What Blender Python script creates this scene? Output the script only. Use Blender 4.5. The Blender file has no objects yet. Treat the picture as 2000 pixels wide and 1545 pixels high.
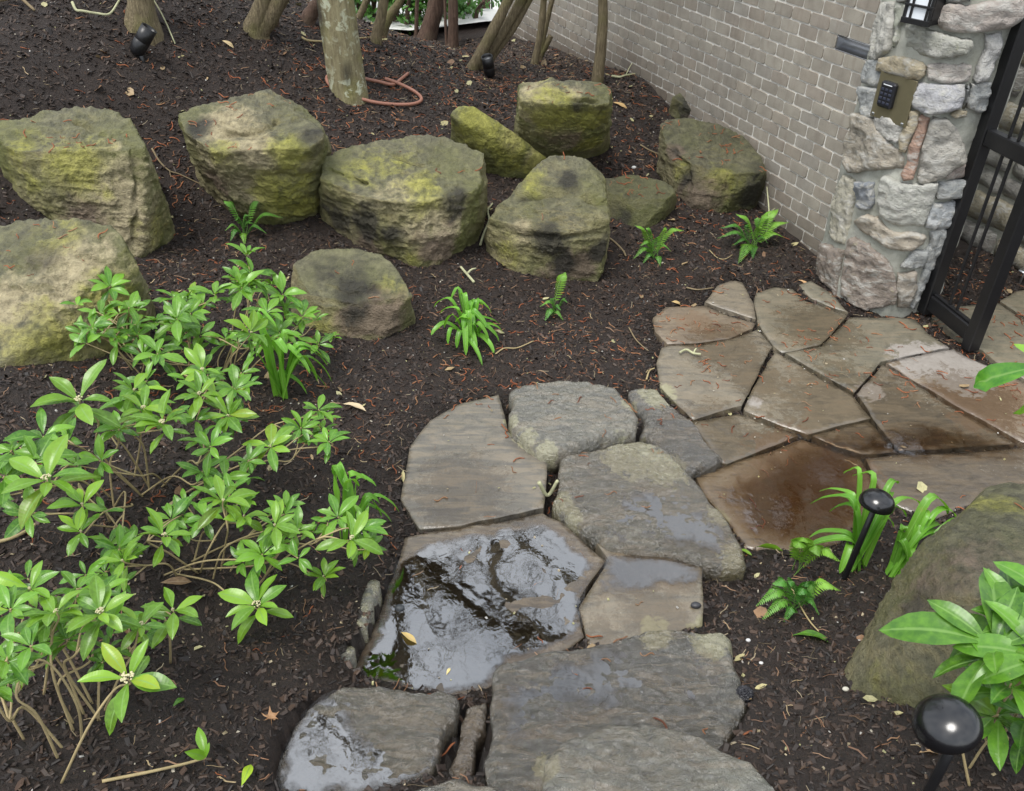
import bpy, bmesh, math, random
import numpy as np
from mathutils import Vector, Matrix, noise as mnoise
from mathutils.bvhtree import BVHTree
from mathutils.geometry import delaunay_2d_cdt
random.seed(7); RNG = np.random.default_rng(7)
sc = bpy.context.scene
COL = sc.collection
# ------------------------------------------------------------------ camera
F = 1655.58; CZ = 2.3
R = np.array([[0.9998163190, 0.0191658080, 0.0], [0.0110446675, -0.5761634903, 0.8172598411], [0.0156634452, -0.8171097260, -0.5762693400]])
cam = bpy.data.objects.new('camera', bpy.data.cameras.new('camera')); COL.objects.link(cam)
xa, ya, za = R @ [1, 0, 0], R @ [0, -1, 0], R @ [0, 0, -1]
cam.matrix_world = Matrix(((xa[0], ya[0], za[0], 0), (xa[1], ya[1], za[1], 0), (xa[2], ya[2], za[2], CZ), (0, 0, 0, 1)))
cam.data.sensor_width = 36; cam.data.lens = F / 2000 * 36; cam.data.clip_end = 400; cam.data.clip_start = .05
sc.camera = cam
# ------------------------------------------------------------------ light
w = bpy.data.worlds.new('World'); sc.world = w; w.use_nodes = True
nt = w.node_tree; nt.nodes.clear()
SUN_EL, SUN_AZ = math.radians(66), math.radians(-140)
sky = nt.nodes.new('ShaderNodeTexSky'); sky.sky_type = 'NISHITA'; sky.sun_disc = False
sky.sun_elevation = SUN_EL; sky.sun_rotation = SUN_AZ; sky.air_density = 1.0; sky.dust_density = 4.0; sky.ozone_density = 1.0
tc = nt.nodes.new('ShaderNodeTexCoord'); cn = nt.nodes.new('ShaderNodeTexNoise'); cn.inputs['Scale'].default_value = 3.0; cn.inputs['Detail'].default_value = 5
cr = nt.nodes.new('ShaderNodeValToRGB'); cr.color_ramp.elements[0].position = .3; cr.color_ramp.elements[0].color = (4.2, 4.7, 5.4, 1)
cr.color_ramp.elements[1].position = .75; cr.color_ramp.elements[1].color = (10.8, 11.0, 11.2, 1)
mx = nt.nodes.new('ShaderNodeMix'); mx.data_type = 'RGBA'; mx.inputs[0].default_value = .82
bg = nt.nodes.new('ShaderNodeBackground'); bg.inputs['Strength'].default_value = .105
wo = nt.nodes.new('ShaderNodeOutputWorld')
L = nt.links.new
L(tc.outputs['Generated'], cn.inputs['Vector']); L(cn.outputs['Fac'], cr.inputs['Fac'])
L(sky.outputs[0], mx.inputs[6]); L(cr.outputs[0], mx.inputs[7]); L(mx.outputs[2], bg.inputs['Color']); L(bg.outputs[0], wo.inputs[0])
sun = bpy.data.objects.new('sun', bpy.data.lights.new('sun', 'SUN')); COL.objects.link(sun)
sun.data.energy = 1.5; sun.data.angle = math.radians(24); sun.data.color = (1, .97, .92)
# sky rotation: direction towards the sun
sd = Vector((math.sin(SUN_AZ) * math.cos(SUN_EL), math.cos(SUN_AZ) * math.cos(SUN_EL), math.sin(SUN_EL)))
sun.rotation_euler = sd.to_track_quat('Z', 'Y').to_euler(); sun.location = sd * 30
sc.view_settings.view_transform = 'Standard'; sc.view_settings.look = 'None'; sc.view_settings.gamma = 1; sc.view_settings.use_curve_mapping = False
sc.view_settings.exposure = 1.06
sc.render.engine = 'CYCLES'; sc.cycles.max_bounces = 6; sc.cycles.transparent_max_bounces = 12
# ------------------------------------------------------------------ camera geometry helpers
def ray(u, v): return R @ np.array([(u - 1000) / F, (v - 772.5) / F, 1.0])
def atz(u, v, z):
    r = ray(u, v); k = (z - CZ) / r[2]; return np.array([r[0] * k, r[1] * k, z])
def proj(p):
    c = R.T @ (np.asarray(p, float) - [0, 0, CZ]); return np.array([c[0] / c[2] * F + 1000, c[1] / c[2] * F + 772.5])
# ------------------------------------------------------------------ noise
def _h(ix, iy, iz):
    n = (ix.astype(np.int64) * 374761393 + iy.astype(np.int64) * 668265263 + iz.astype(np.int64) * 2147483647) & 0xffffffff
    n = ((n ^ (n >> 13)) * 1274126177) & 0xffffffff
    n = ((n ^ (n >> 16)) * 2246822519) & 0xffffffff
    return ((n ^ (n >> 15)) & 0xffff) / 65535.0 * 2 - 1
def vn(p):
    p = np.asarray(p, float); i = np.floor(p).astype(np.int64); f = p - i; f = f * f * f * (f * (f * 6 - 15) + 10); r = 0
    for a in (0, 1):
        for b in (0, 1):
            for c in (0, 1):
                wgt = (f[:, 0] if a else 1 - f[:, 0]) * (f[:, 1] if b else 1 - f[:, 1]) * (f[:, 2] if c else 1 - f[:, 2])
                r = r + wgt * _h(i[:, 0] + a, i[:, 1] + b, i[:, 2] + c)
    return r
def fbm(p, o=4, ridge=False):
    p = np.asarray(p, float); s = 0; a = 1; t = 0
    for k in range(o):
        q = vn(p * 2 ** k + 17.3 * k)
        s = s + a * ((1 - 2 * np.abs(q)) if ridge else q); t += a; a *= .5
    return s / t
def p3(x, y, z=0.): return np.stack([x, y, np.zeros_like(x) + z], -1)
# ------------------------------------------------------------------ mesh helpers
def mesh(name, V, Fc, attrs=None, smooth=True, uv=None):
    me = bpy.data.meshes.new(name); V = np.asarray(V, np.float32)
    if isinstance(Fc, np.ndarray):
        n, k = Fc.shape
        me.vertices.add(len(V)); me.vertices.foreach_set('co', V.ravel())
        me.loops.add(n * k); me.loops.foreach_set('vertex_index', Fc.astype(np.int32).ravel())
        me.polygons.add(n); me.polygons.foreach_set('loop_start', np.arange(0, n * k, k, dtype=np.int32))
        me.update(calc_edges=True)
    else:
        me.from_pydata([tuple(v) for v in V.tolist()], [], Fc)
    me.polygons.foreach_set('use_smooth', np.full(len(me.polygons), smooth))
    for k, a in (attrs or {}).items():
        a = np.asarray(a, np.float32)
        if a.ndim == 1:
            at = me.attributes.new(k, 'FLOAT', 'POINT'); at.data.foreach_set('value', a)
        else:
            at = me.attributes.new(k, 'FLOAT_COLOR', 'POINT'); at.data.foreach_set('color', a.ravel())
    if uv is not None:
        ul = me.uv_layers.new(name='UVMap'); li = np.empty(len(me.loops), np.int32); me.loops.foreach_get('vertex_index', li)
        ul.data.foreach_set('uv', np.asarray(uv, np.float32)[li].ravel())
    return me
def obj(name, me, mat=None, parent=None, loc=None, color=None):
    o = bpy.data.objects.new(name, me); COL.objects.link(o)
    if mat is not None and not me.materials: me.materials.append(mat)
    if parent is not None: o.parent = parent
    if loc is not None: o.location = loc
    if color is not None: o.color = (*color, 1) if len(color) == 3 else color
    return o
def tag(o, label=None, cat=None, group=None, kind=None):
    for k, v in (('label', label), ('category', cat), ('group', group), ('kind', kind)):
        if v: o[k] = v
    return o
def empty(name, loc=(0, 0, 0)):
    o = bpy.data.objects.new(name, None); COL.objects.link(o); o.location = loc; o.empty_display_size = .05; return o
def base_obj(name, V, Fc, mat, base, parent=None, **kw):
    """one mesh whose origin lies at its base"""
    b = np.asarray(base, float); return obj(name, mesh(name, np.asarray(V) - b, Fc, **kw), mat, parent, tuple(b))
def tube(pts, rad, n=6, cap=True):
    pts = np.asarray(pts, float); m = len(pts); rad = np.zeros(m) + rad
    T = np.gradient(pts, axis=0); T /= np.linalg.norm(T, axis=1)[:, None] + 1e-9
    a = np.array([0, 0, 1.]) if abs(T[0, 2]) < .9 else np.array([1., 0, 0]); V = []
    for i in range(m):
        x = np.cross(a, T[i]); x /= np.linalg.norm(x) + 1e-9; y = np.cross(T[i], x); a = y if abs(np.dot(y, T[i])) < .9 else a
        a = np.cross(T[i], x)
        for k in range(n):
            t = 2 * math.pi * k / n; V.append(pts[i] + rad[i] * (math.cos(t) * x + math.sin(t) * y))
    Fc = [(i * n + k, i * n + (k + 1) % n, (i + 1) * n + (k + 1) % n, (i + 1) * n + k) for i in range(m - 1) for k in range(n)]
    if cap: Fc += [tuple(range(n))[::-1], tuple(range((m - 1) * n, m * n))]
    return np.array(V), Fc
def join(parts):
    V = []; Fc = []; o = 0
    for v, f in parts:
        V.append(np.asarray(v)); Fc += [tuple(i + o for i in q) for q in f]; o += len(v)
    return np.concatenate(V), Fc
def smoothline(pts, n=24):
    pts = np.asarray(pts, float); P = np.vstack([2 * pts[0] - pts[1], pts, 2 * pts[-1] - pts[-2]]); out = []
    m = len(pts) - 1
    for s in np.linspace(0, m - 1e-6, n):
        i = int(s); t = s - i; a, b, c, d = P[i:i + 4]
        out.append(.5 * ((2 * b) + (c - a) * t + (2 * a - 5 * b + 4 * c - d) * t * t + (3 * b - a - 3 * c + d) * t ** 3))
    return np.array(out)
def box(c, ax, ay, az, bev=.004):
    """bevelled box, half axes as vectors"""
    c = np.asarray(c, float); ax, ay, az = map(lambda q: np.asarray(q, float), (ax, ay, az)); V = []
    L3 = [np.linalg.norm(q) for q in (ax, ay, az)]; b = [1 - min(bev / l, .45) for l in L3]
    for sx in (-1, 1):
        for sy in (-1, 1):
            for sz in (-1, 1):
                V += [c + ax * sx + ay * sy * b[1] + az * sz * b[2], c + ax * sx * b[0] + ay * sy + az * sz * b[2], c + ax * sx * b[0] + ay * sy * b[1] + az * sz]
    me = bmesh.new(); vs = [me.verts.new(v) for v in V]; r = bmesh.ops.convex_hull(me, input=vs)
    bmesh.ops.dissolve_limit(me, angle_limit=.01, verts=me.verts[:], edges=me.edges[:]); me.verts.index_update()
    VV = np.array([v.co[:] for v in me.verts]); FF = [tuple(v.index for v in f.verts) for f in me.faces]; me.free(); return VV, FF
def inpoly(x, y, P):
    P = np.asarray(P); c = np.zeros(x.shape, bool); j = len(P) - 1
    for i in range(len(P)):
        xi, yi, xj, yj = P[i, 0], P[i, 1], P[j, 0], P[j, 1]
        m = ((yi > y) != (yj > y)) & (x < (xj - xi) * (y - yi) / ((yj - yi) or 1e-12) + xi); c ^= m; j = i
    return c
def edgedist(x, y, P):
    P = np.asarray(P); d = np.full(x.shape, 1e9)
    for i in range(len(P)):
        a, b = P[i - 1], P[i]; ab = b - a; t = np.clip(((x - a[0]) * ab[0] + (y - a[1]) * ab[1]) / (ab @ ab + 1e-12), 0, 1)
        d = np.minimum(d, np.hypot(x - a[0] - t * ab[0], y - a[1] - t * ab[1]))
    return d
def cdt(B, res):
    """triangulate a closed 2-D outline with inner points; returns xy, tris, number of outline points"""
    B = np.asarray(B); n = len(B); lo, hi = B.min(0), B.max(0)
    gx, gy = np.meshgrid(np.arange(lo[0] + res / 2, hi[0], res), np.arange(lo[1] + res / 2, hi[1], res * .87))
    gx = gx + (np.arange(gx.shape[0])[:, None] % 2) * res / 2; gx, gy = gx.ravel(), gy.ravel()
    gx = gx + RNG.normal(0, res * .08, gx.shape); gy = gy + RNG.normal(0, res * .08, gy.shape)
    k = inpoly(gx, gy, B) & (edgedist(gx, gy, B) > res * .45); pts = np.vstack([B, np.c_[gx[k], gy[k]]])
    r = delaunay_2d_cdt([Vector(p) for p in pts], [(i, (i + 1) % n) for i in range(n)], [], 1, 1e-7)
    xy = np.array([v[:] for v in r[0]]); T = np.array([t for t in r[2] if len(t) == 3], int)
    a = np.cross(xy[T[:, 1]] - xy[T[:, 0]], xy[T[:, 2]] - xy[T[:, 0]]); T[a < 0] = T[a < 0][:, ::-1]
    # outline order in output
    return xy, T
def outline(P, step, wob=.0, sd=0., inset=0., soft=1):
    P = np.asarray(P, float); c = P.mean(0); out = []
    area = .5 * sum(P[i - 1, 0] * P[i, 1] - P[i, 0] * P[i - 1, 1] for i in range(len(P)))
    if area < 0: P = P[::-1]
    for i in range(len(P)):
        a, b = P[i], P[(i + 1) % len(P)]; l = np.linalg.norm(b - a); n = max(1, int(round(l / step)))
        nrm = np.array([b[1] - a[1], a[0] - b[0]]) / (l + 1e-9)
        for k in range(n): out.append(np.r_[a + (b - a) * k / n, nrm])
    out = np.array(out); q = out[:, :2]; nr = out[:, 2:] + np.roll(out[:, 2:], 1, 0); nr /= np.linalg.norm(nr, axis=1)[:, None] + 1e-9
    d = wob * (fbm(p3(q[:, 0] * 9, q[:, 1] * 9, sd), 3)) - inset
    q = q + nr * d[:, None]
    for _ in range(soft): q = .5 * q + .25 * (np.roll(q, 1, 0) + np.roll(q, -1, 0))
    return q
def slab(P, thick, zfun, step=.03, res=.03, wob=.01, sd=0., inset=.004, rnd=.012, rr=.015, mapf=None, soft=1):
    """a stone laid flat: outline P (2-D), zfun(x,y) relief of its face, rim rounded by rnd, sides down to -thick; mapf maps (x,y,h) to 3-D"""
    B = outline(P, step, wob, sd, inset, soft); xy, T = cdt(B, res)
    d = edgedist(xy[:, 0], xy[:, 1], B); z = zfun(xy[:, 0], xy[:, 1]) - rnd * np.exp(-(d / rr) ** 1.3)
    # boundary loop from triangles
    ed = {}
    for t in T:
        for a, b in ((t[0], t[1]), (t[1], t[2]), (t[2], t[0])): ed[(a, b)] = 1
    nxt = {a: b for (a, b) in ed if (b, a) not in ed}
    loop = [next(iter(nxt))]
    while nxt.get(loop[-1]) is not None and nxt[loop[-1]] != loop[0] and len(loop) < 5000: loop.append(nxt[loop[-1]])
    m = len(xy); lp = np.array(loop); k = len(lp)
    ctr = xy.mean(0)
    low1 = np.c_[xy[lp] , np.full(k, -thick * .5)]; low2 = np.c_[xy[lp] + (ctr - xy[lp]) * .02, np.full(k, -thick)]
    low1[:, :2] += RNG.normal(0, .003, (k, 2)); low1[:, 2] += z[lp] * .4; 
    V = np.vstack([np.c_[xy, z], low1, low2]); Fc = [tuple(t) for t in T]
    for i in range(k):
        j = (i + 1) % k
        Fc.append((loop[i], m + i, m + j, loop[j])); Fc.append((m + i, m + k + i, m + k + j, m + j))
    Fc.append(tuple(m + k + i for i in range(k))[::-1])
    if mapf is not None: V = mapf(V)
    return V, Fc
# ------------------------------------------------------------------ materials
class NB:
    def __init__(s, name):
        s.m = bpy.data.materials.new(name); s.m.use_nodes = True; s.t = s.m.node_tree; s.t.nodes.clear()
        s.out = s.t.nodes.new('ShaderNodeOutputMaterial'); s._c = None
    def n(s, ty, **kw):
        x = s.t.nodes.new('ShaderNode' + ty)
        for k, v in kw.items(): setattr(x, k, v)
        return x
    def l(s, a, b): s.t.links.new(a, b)
    def put(s, sock, v):
        if isinstance(v, (int, float)): sock.default_value = v
        elif isinstance(v, tuple): sock.default_value = v if len(v) == 4 or sock.type == 'VECTOR' else (*v, 1)
        else: s.l(v, sock)
    def co(s, kind='Object'):
        if s._c is None: s._c = s.n('TexCoord')
        return s._c.outputs[kind]
    def noise(s, scale, detail=4, rough=.55, vec=None, dist=0., stretch=None):
        x = s.n('TexNoise'); x.inputs['Scale'].default_value = scale; x.inputs['Detail'].default_value = detail; x.inputs['Roughness'].default_value = rough; x.inputs['Distortion'].default_value = dist
        v = vec or s.co()
        if stretch:
            mp = s.n('Mapping'); mp.inputs['Scale'].default_value = stretch[:3]
            if len(stretch) > 3: mp.inputs['Rotation'].default_value = stretch[3:]
            s.l(v, mp.inputs['Vector']); v = mp.outputs[0]
        s.l(v, x.inputs['Vector']); return x.outputs['Fac']
    def vor(s, scale, feat='F1', out='Distance', vec=None):
        x = s.n('TexVoronoi', feature=feat); x.inputs['Scale'].default_value = scale; s.l(vec or s.co(), x.inputs['Vector']); return x.outputs[out]
    def ramp(s, fac, *st, interp='LINEAR'):
        x = s.n('ValToRGB'); r = x.color_ramp; r.interpolation = interp
        while len(r.elements) < len(st): r.elements.new(.5)
        for e, (p, c) in zip(r.elements, st): e.position = p; e.color = (c, c, c, 1) if isinstance(c, (int, float)) else (*c, 1)
        s.put(x.inputs['Fac'], fac); return x.outputs['Color']
    def mix(s, fac, a, b, mode='MIX'):
        x = s.n('Mix', data_type='RGBA', blend_type=mode); s.put(x.inputs[0], fac); s.put(x.inputs[6], a); s.put(x.inputs[7], b); return x.outputs[2]
    def math(s, op, a, b=0., clamp=False):
        x = s.n('Math', operation=op); x.use_clamp = clamp; s.put(x.inputs[0], a); s.put(x.inputs[1], b); return x.outputs[0]
    def attr(s, name, out='Fac'):
        x = s.n('Attribute', attribute_name=name); return x.outputs[out]
    def sep(s, c):
        x = s.n('SeparateColor'); s.l(c, x.inputs[0]); return x.outputs
    def ocol(s): return s.n('ObjectInfo').outputs['Color']
    def orand(s): return s.n('ObjectInfo').outputs['Random']
    def bump(s, h, strength=.5, dist=.01, nrm=None):
        x = s.n('Bump'); x.inputs['Strength'].default_value = strength; x.inputs['Distance'].default_value = dist; s.put(x.inputs['Height'], h)
        if nrm is not None: s.l(nrm, x.inputs['Normal'])
        return x.outputs[0]
    def bsdf(s, col, rough=.6, spec=.5, nrm=None, metal=0., **kw):
        x = s.n('BsdfPrincipled'); s.put(x.inputs['Base Color'], col); s.put(x.inputs['Roughness'], rough); s.put(x.inputs['Specular IOR Level'], spec); s.put(x.inputs['Metallic'], metal)
        if nrm is not None: s.l(nrm, x.inputs['Normal'])
        for k, v in kw.items(): s.put(x.inputs[k], v)
        return x.outputs[0]
    def done(s, sh): s.l(sh, s.out.inputs['Surface']); return s.m
def m_simple(name, col, rough=.5, spec=.5, metal=0., var=.15, bumps=None):
    b = NB(name); n = b.noise(25, 4)
    c = b.mix(n, tuple(x * (1 - var) for x in col), tuple(min(1, x * (1 + var)) for x in col))
    nr = b.bump(b.noise(bumps[0], 5), bumps[1], bumps[2]) if bumps else None
    return b.done(b.bsdf(c, rough, spec, nr, metal))
def m_soil():
    b = NB('mulch_soil'); n1 = b.noise(9, 5); n2 = b.noise(90, 6, .7); n3 = b.noise(320, 3, .6)
    c = b.ramp(n2, (.3, (.0105, .0068, .0052)), (.55, (.031, .0195, .0138)), (.75, (.066, .041, .028)))
    c = b.mix(b.ramp(n1, (.4, 0.), (.7, .5)), c, (.022, .015, .012))
    sp = b.ramp(n3, (.70, 0.), (.76, 1.)); c = b.mix(b.math('MULTIPLY', sp, .35), c, (.10, .075, .055))
    h = b.math('ADD', n2, b.math('MULTIPLY', n3, .4)); nr = b.bump(h, 1., .02)
    wet = b.attr('wet'); ro = b.math('SUBTRACT', .72, b.math('MULTIPLY', wet, .45))
    c = b.mix(b.math('MULTIPLY', wet, .5), c, (.006, .005, .0045))
    return b.done(b.bsdf(c, ro, .5, nr))
def m_catkin():
    b = NB('red_catkin'); r = b.n('NewGeometry').outputs['Random Per Island']; r = b.math('FRACT', b.math('ADD', r, b.orand())); n = b.noise(220, 4)
    c = b.ramp(r, (0., (.13, .045, .022)), (.3, (.27, .085, .035)), (.6, (.34, .12, .05)), (.85, (.30, .16, .08)), (1., (.20, .10, .06)))
    c = b.mix(1., c, b.ramp(n, (.3, .6), (.7, 1.3)), 'MULTIPLY'); return b.done(b.bsdf(c, .65, .35, b.bump(n, .8, .004)))
def m_tint(name, rough=.7, spec=.4, mul=1.):
    b = NB(name); c = b.attr('tint', 'Color'); n = b.noise(150, 3); c = b.mix(b.math('MULTIPLY', n, .5), c, (.01, .008, .007))
    return b.done(b.bsdf(c, rough, spec))
def m_rock():
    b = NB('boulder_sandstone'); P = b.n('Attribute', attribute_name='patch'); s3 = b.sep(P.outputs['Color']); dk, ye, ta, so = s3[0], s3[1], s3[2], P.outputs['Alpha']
    oc = b.sep(b.ocol()); damp, moss = oc[0], oc[1]
    n0 = b.noise(2.3, 6, .6); n1 = b.noise(7, 7, .62, dist=.6); n2 = b.noise(26, 7, .65); n3 = b.noise(110, 5, .7); st = b.noise(5, 6, .6, stretch=(1, 1, 5, .25, .1, 0))
    g = b.n('NewGeometry'); nz = b.n('SeparateXYZ'); b.l(g.outputs['Normal'], nz.inputs[0]); up = b.ramp(b.math('ADD', nz.outputs[2], b.math('MULTIPLY', b.math('SUBTRACT', n1, .5), .7)), (.35, 0.), (.8, 1.))
    side = b.mix(b.ramp(n1, (.3, 0.), (.7, 1.)), (.19, .16, .075), (.34, .30, .17))
    side = b.mix(b.math('MULTIPLY', b.ramp(st, (.45, 0.), (.7, 1.)), .5), side, (.42, .37, .24))
    side = b.mix(b.ramp(b.math('ADD', n0, b.math('MULTIPLY', moss, .3)), (.45, 0.), (.72, .9)), side, (.115, .125, .03))
    top = b.mix(b.ramp(n2, (.3, 0.), (.7, 1.)), (.066, .066, .046), (.17, .162, .095))
    top = b.mix(b.ramp(b.math('ADD', n0, b.math('MULTIPLY', moss, .25)), (.5, 0.), (.75, .8)), top, (.15, .15, .055))
    c = b.mix(b.math('MULTIPLY', up, .85), side, top)
    wv = b.math('ADD', b.math('MULTIPLY', b.math('SUBTRACT', n1, .5), 2.0), b.math('MULTIPLY', b.math('SUBTRACT', n2, .5), .9))
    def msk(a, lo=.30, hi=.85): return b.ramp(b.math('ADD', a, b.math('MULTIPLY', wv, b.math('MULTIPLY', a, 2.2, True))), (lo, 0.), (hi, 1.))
    c = b.mix(msk(ta), c, b.mix(n2, (.26, .215, .12), (.46, .40, .25)))
    c = b.mix(b.math('MULTIPLY', msk(ye), .75), c, b.mix(n2, (.20, .205, .03), (.40, .38, .075)))
    c = b.mix(b.math('MULTIPLY', msk(so), .85), c, b.mix(n2, (.12, .082, .058), (.24, .18, .135)))
    c = b.mix(b.math('MULTIPLY', msk(dk), .9), c, b.mix(n2, (.013, .012, .010), (.04, .036, .026)))  # black stains, strengthened as painted shade on the undersides
    c = b.mix(b.math('MULTIPLY', b.ramp(n3, (.30, 1.), (.43, 0.)), .55), c, (.03, .028, .02))
    c = b.mix(b.math('MULTIPLY', b.ramp(n3, (.64, 0.), (.74, 1.)), .4), c, (.36, .34, .22))
    c = b.mix(1., c, b.ramp(n2, (.25, .62), (.5, 1.), (.75, 1.3)), 'MULTIPLY'); c = b.mix(b.math('MULTIPLY', damp, .75), c, (.022, .022, .016))
    h = b.math('ADD', b.math('MULTIPLY', n2, 1.), b.math('MULTIPLY', n3, .6)); nr = b.bump(h, 1., .022)
    ro = b.ramp(n2, (.3, .38), (.7, .72))
    return b.done(b.bsdf(c, ro, .45, nr))
def m_flag(name, rough_hi=.55, bd=.004, slate=False):
    b = NB(name); A = b.n('Attribute', attribute_name='patch'); s3 = b.sep(A.outputs['Color']); wet, pale, moss = s3[0], s3[1], s3[2]; rust = A.outputs['Alpha']
    n0 = b.noise(3, 5); n1 = b.noise(14, 6, .6, dist=1.2); n2 = b.noise(70, 6, .65); st = b.noise(6, 6, .65, stretch=(1, 4.5, 1, 0, 0, .5), dist=.8)
    c = b.mix(1., b.ocol(), b.ramp(n1, (.25, .70), (.5, .98), (.75, 1.22)), 'MULTIPLY')
    c = b.mix(b.math('MULTIPLY', b.ramp(st, (.47, 0.), (.60, 1.)), .5), c, (.22, .18, .125))
    c = b.mix(b.math('MULTIPLY', b.ramp(st, (.34, 1.), (.45, 0.)), .6), c, (.065, .058, .052))
    c = b.mix(b.math('MULTIPLY', b.ramp(n2, (.28, 1.), (.40, 0.)), .4), c, (.05, .045, .04))
    wv = b.math('ADD', b.math('MULTIPLY', b.math('SUBTRACT', n1, .5), 1.9), b.math('MULTIPLY', b.math('SUBTRACT', b.noise(34, 6, .65, dist=.8), .5), 1.1))
    def msk(a, lo=.40, hi=.60): return b.ramp(b.math('ADD', a, b.math('MULTIPLY', wv, b.math('MULTIPLY', a, 2.2, True))), (lo, 0.), (hi, 1.))
    c = b.mix(b.math('MULTIPLY', msk(rust), .7), c, b.mix(n2, (.13, .085, .05), (.19, .13, .08)))
    c = b.mix(msk(pale), c, b.mix(n2, (.20, .18, .155), (.34, .31, .28)))
    c = b.mix(b.math('MULTIPLY', msk(moss), .85), c, b.mix(n2, (.14, .13, .06), (.38, .36, .24)))
    wm = msk(wet, .25, .7)
    c = b.mix(b.math('MULTIPLY', wm, .75), c, b.mix(1., c, (.50, .44, .37), 'MULTIPLY'))
    h = b.math('ADD', b.math('MULTIPLY', n1, .8), b.math('MULTIPLY', n2, .6))
    if slate:
        n4 = b.noise(30, 7, .72, dist=1.0, stretch=(1, 1.7, 1, 0, 0, .6)); h = b.math('ADD', b.math('MULTIPLY', h, .6), b.math('MULTIPLY', n4, 1.6)); c = b.mix(b.math('MULTIPLY', b.ramp(n4, (.36, 1.), (.46, 0.)), .55), c, (.03, .03, .028))
    nr = b.bump(h, .8, bd)
    ro = b.math('SUBTRACT', b.ramp(n2, (.3, rough_hi - .15), (.7, rough_hi + .1)), b.math('MULTIPLY', wm, rough_hi - .12), True)
    return b.done(b.bsdf(c, ro, .6, nr, 0., IOR=2.0 if slate else 1.55))
def m_brick(attr):
    b = NB('brick_face' + ('_far' if attr else '')); c0 = b.attr('tint', 'Color') if attr else b.ocol()
    g = b.n('NewGeometry').outputs['Position']
    n1 = b.noise(12, 5, vec=g); n2 = b.noise(160, 4, .7, vec=g); n3 = b.noise(3, 4, vec=g); n4 = b.noise(30, 5, .6, vec=g, stretch=(1, 1, .18))
    c = b.mix(1., c0, b.ramp(n1, (.25, .82), (.75, 1.15)), 'MULTIPLY')
    c = b.mix(b.math('MULTIPLY', b.ramp(n4, (.52, 0.), (.7, 1.)), .3), c, (.16, .115, .095))
    c = b.mix(b.math('MULTIPLY', b.ramp(n2, (.30, 1.), (.40, 0.)), .55), c, (.09, .08, .07))
    c = b.mix(b.math('MULTIPLY', b.ramp(n2, (.66, 0.), (.74, 1.)), .5), c, (.50, .46, .40))
    nr = b.bump(b.math('ADD', n2, n1), .6, .004)
    return b.done(b.bsdf(c, .7, .35, nr))
def m_mortar(name, c1, c2):
    b = NB(name); g = b.n('NewGeometry').outputs['Position']; n1 = b.noise(8, 6, .65, vec=g); n2 = b.noise(140, 5, .7, vec=g)
    c = b.mix(b.ramp(n1, (.35, 0.), (.65, 1.)), c1, c2); c = b.mix(b.math('MULTIPLY', b.ramp(n2, (.3, 1.), (.45, 0.)), .4), c, (.12, .11, .09))
    return b.done(b.bsdf(c, .85, .3, b.bump(b.math('ADD', n1, n2), .7, .006)))
def m_wallstone():
    b = NB('pillar_stone'); P = b.n('Attribute', attribute_name='patch'); s3 = b.sep(P.outputs['Color'])
    n1 = b.noise(6, 7, .62, dist=1.4); n2 = b.noise(24, 7, .66, dist=.8); n3 = b.noise(120, 5, .7); st = b.noise(9, 6, .62, stretch=(1.2, 1.2, 3.4, .5, .2, 0), dist=1.)
    c = b.mix(1., b.ocol(), b.ramp(n1, (.25, .85), (.75, 1.75)), 'MULTIPLY')
    c = b.mix(b.math('MULTIPLY', b.ramp(st, (.5, 0.), (.62, 1.)), .7), c, (.50, .49, .45))
    c = b.mix(b.math('MULTIPLY', b.ramp(st, (.30, 1.), (.43, 0.)), .6), c, (.10, .11, .12))
    orr = b.orand(); c = b.mix(b.math('MULTIPLY', b.ramp(n1, (.58, 0.), (.72, 1.)), b.math('MULTIPLY', orr, .6)), c, (.27, .18, .11))
    c = b.mix(b.math('MULTIPLY', b.ramp(n2, (.60, 0.), (.76, 1.)), b.math('SUBTRACT', .75, b.math('MULTIPLY', orr, .5))), c, (.36, .36, .17))
    c = b.mix(b.math('MULTIPLY', b.ramp(n2, (.27, 1.), (.40, 0.)), .6), c, (.06, .058, .055))
    c = b.mix(b.math('MULTIPLY', b.ramp(n3, (.63, 0.), (.72, 1.)), .35), c, (.55, .53, .48))
    nr = b.bump(b.math('ADD', b.math('ADD', n2, b.math('MULTIPLY', st, .7)), b.math('MULTIPLY', n3, .45)), 1., .02)
    return b.done(b.bsdf(c, b.ramp(n2, (.3, .45), (.7, .7)), .45, nr))
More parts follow.
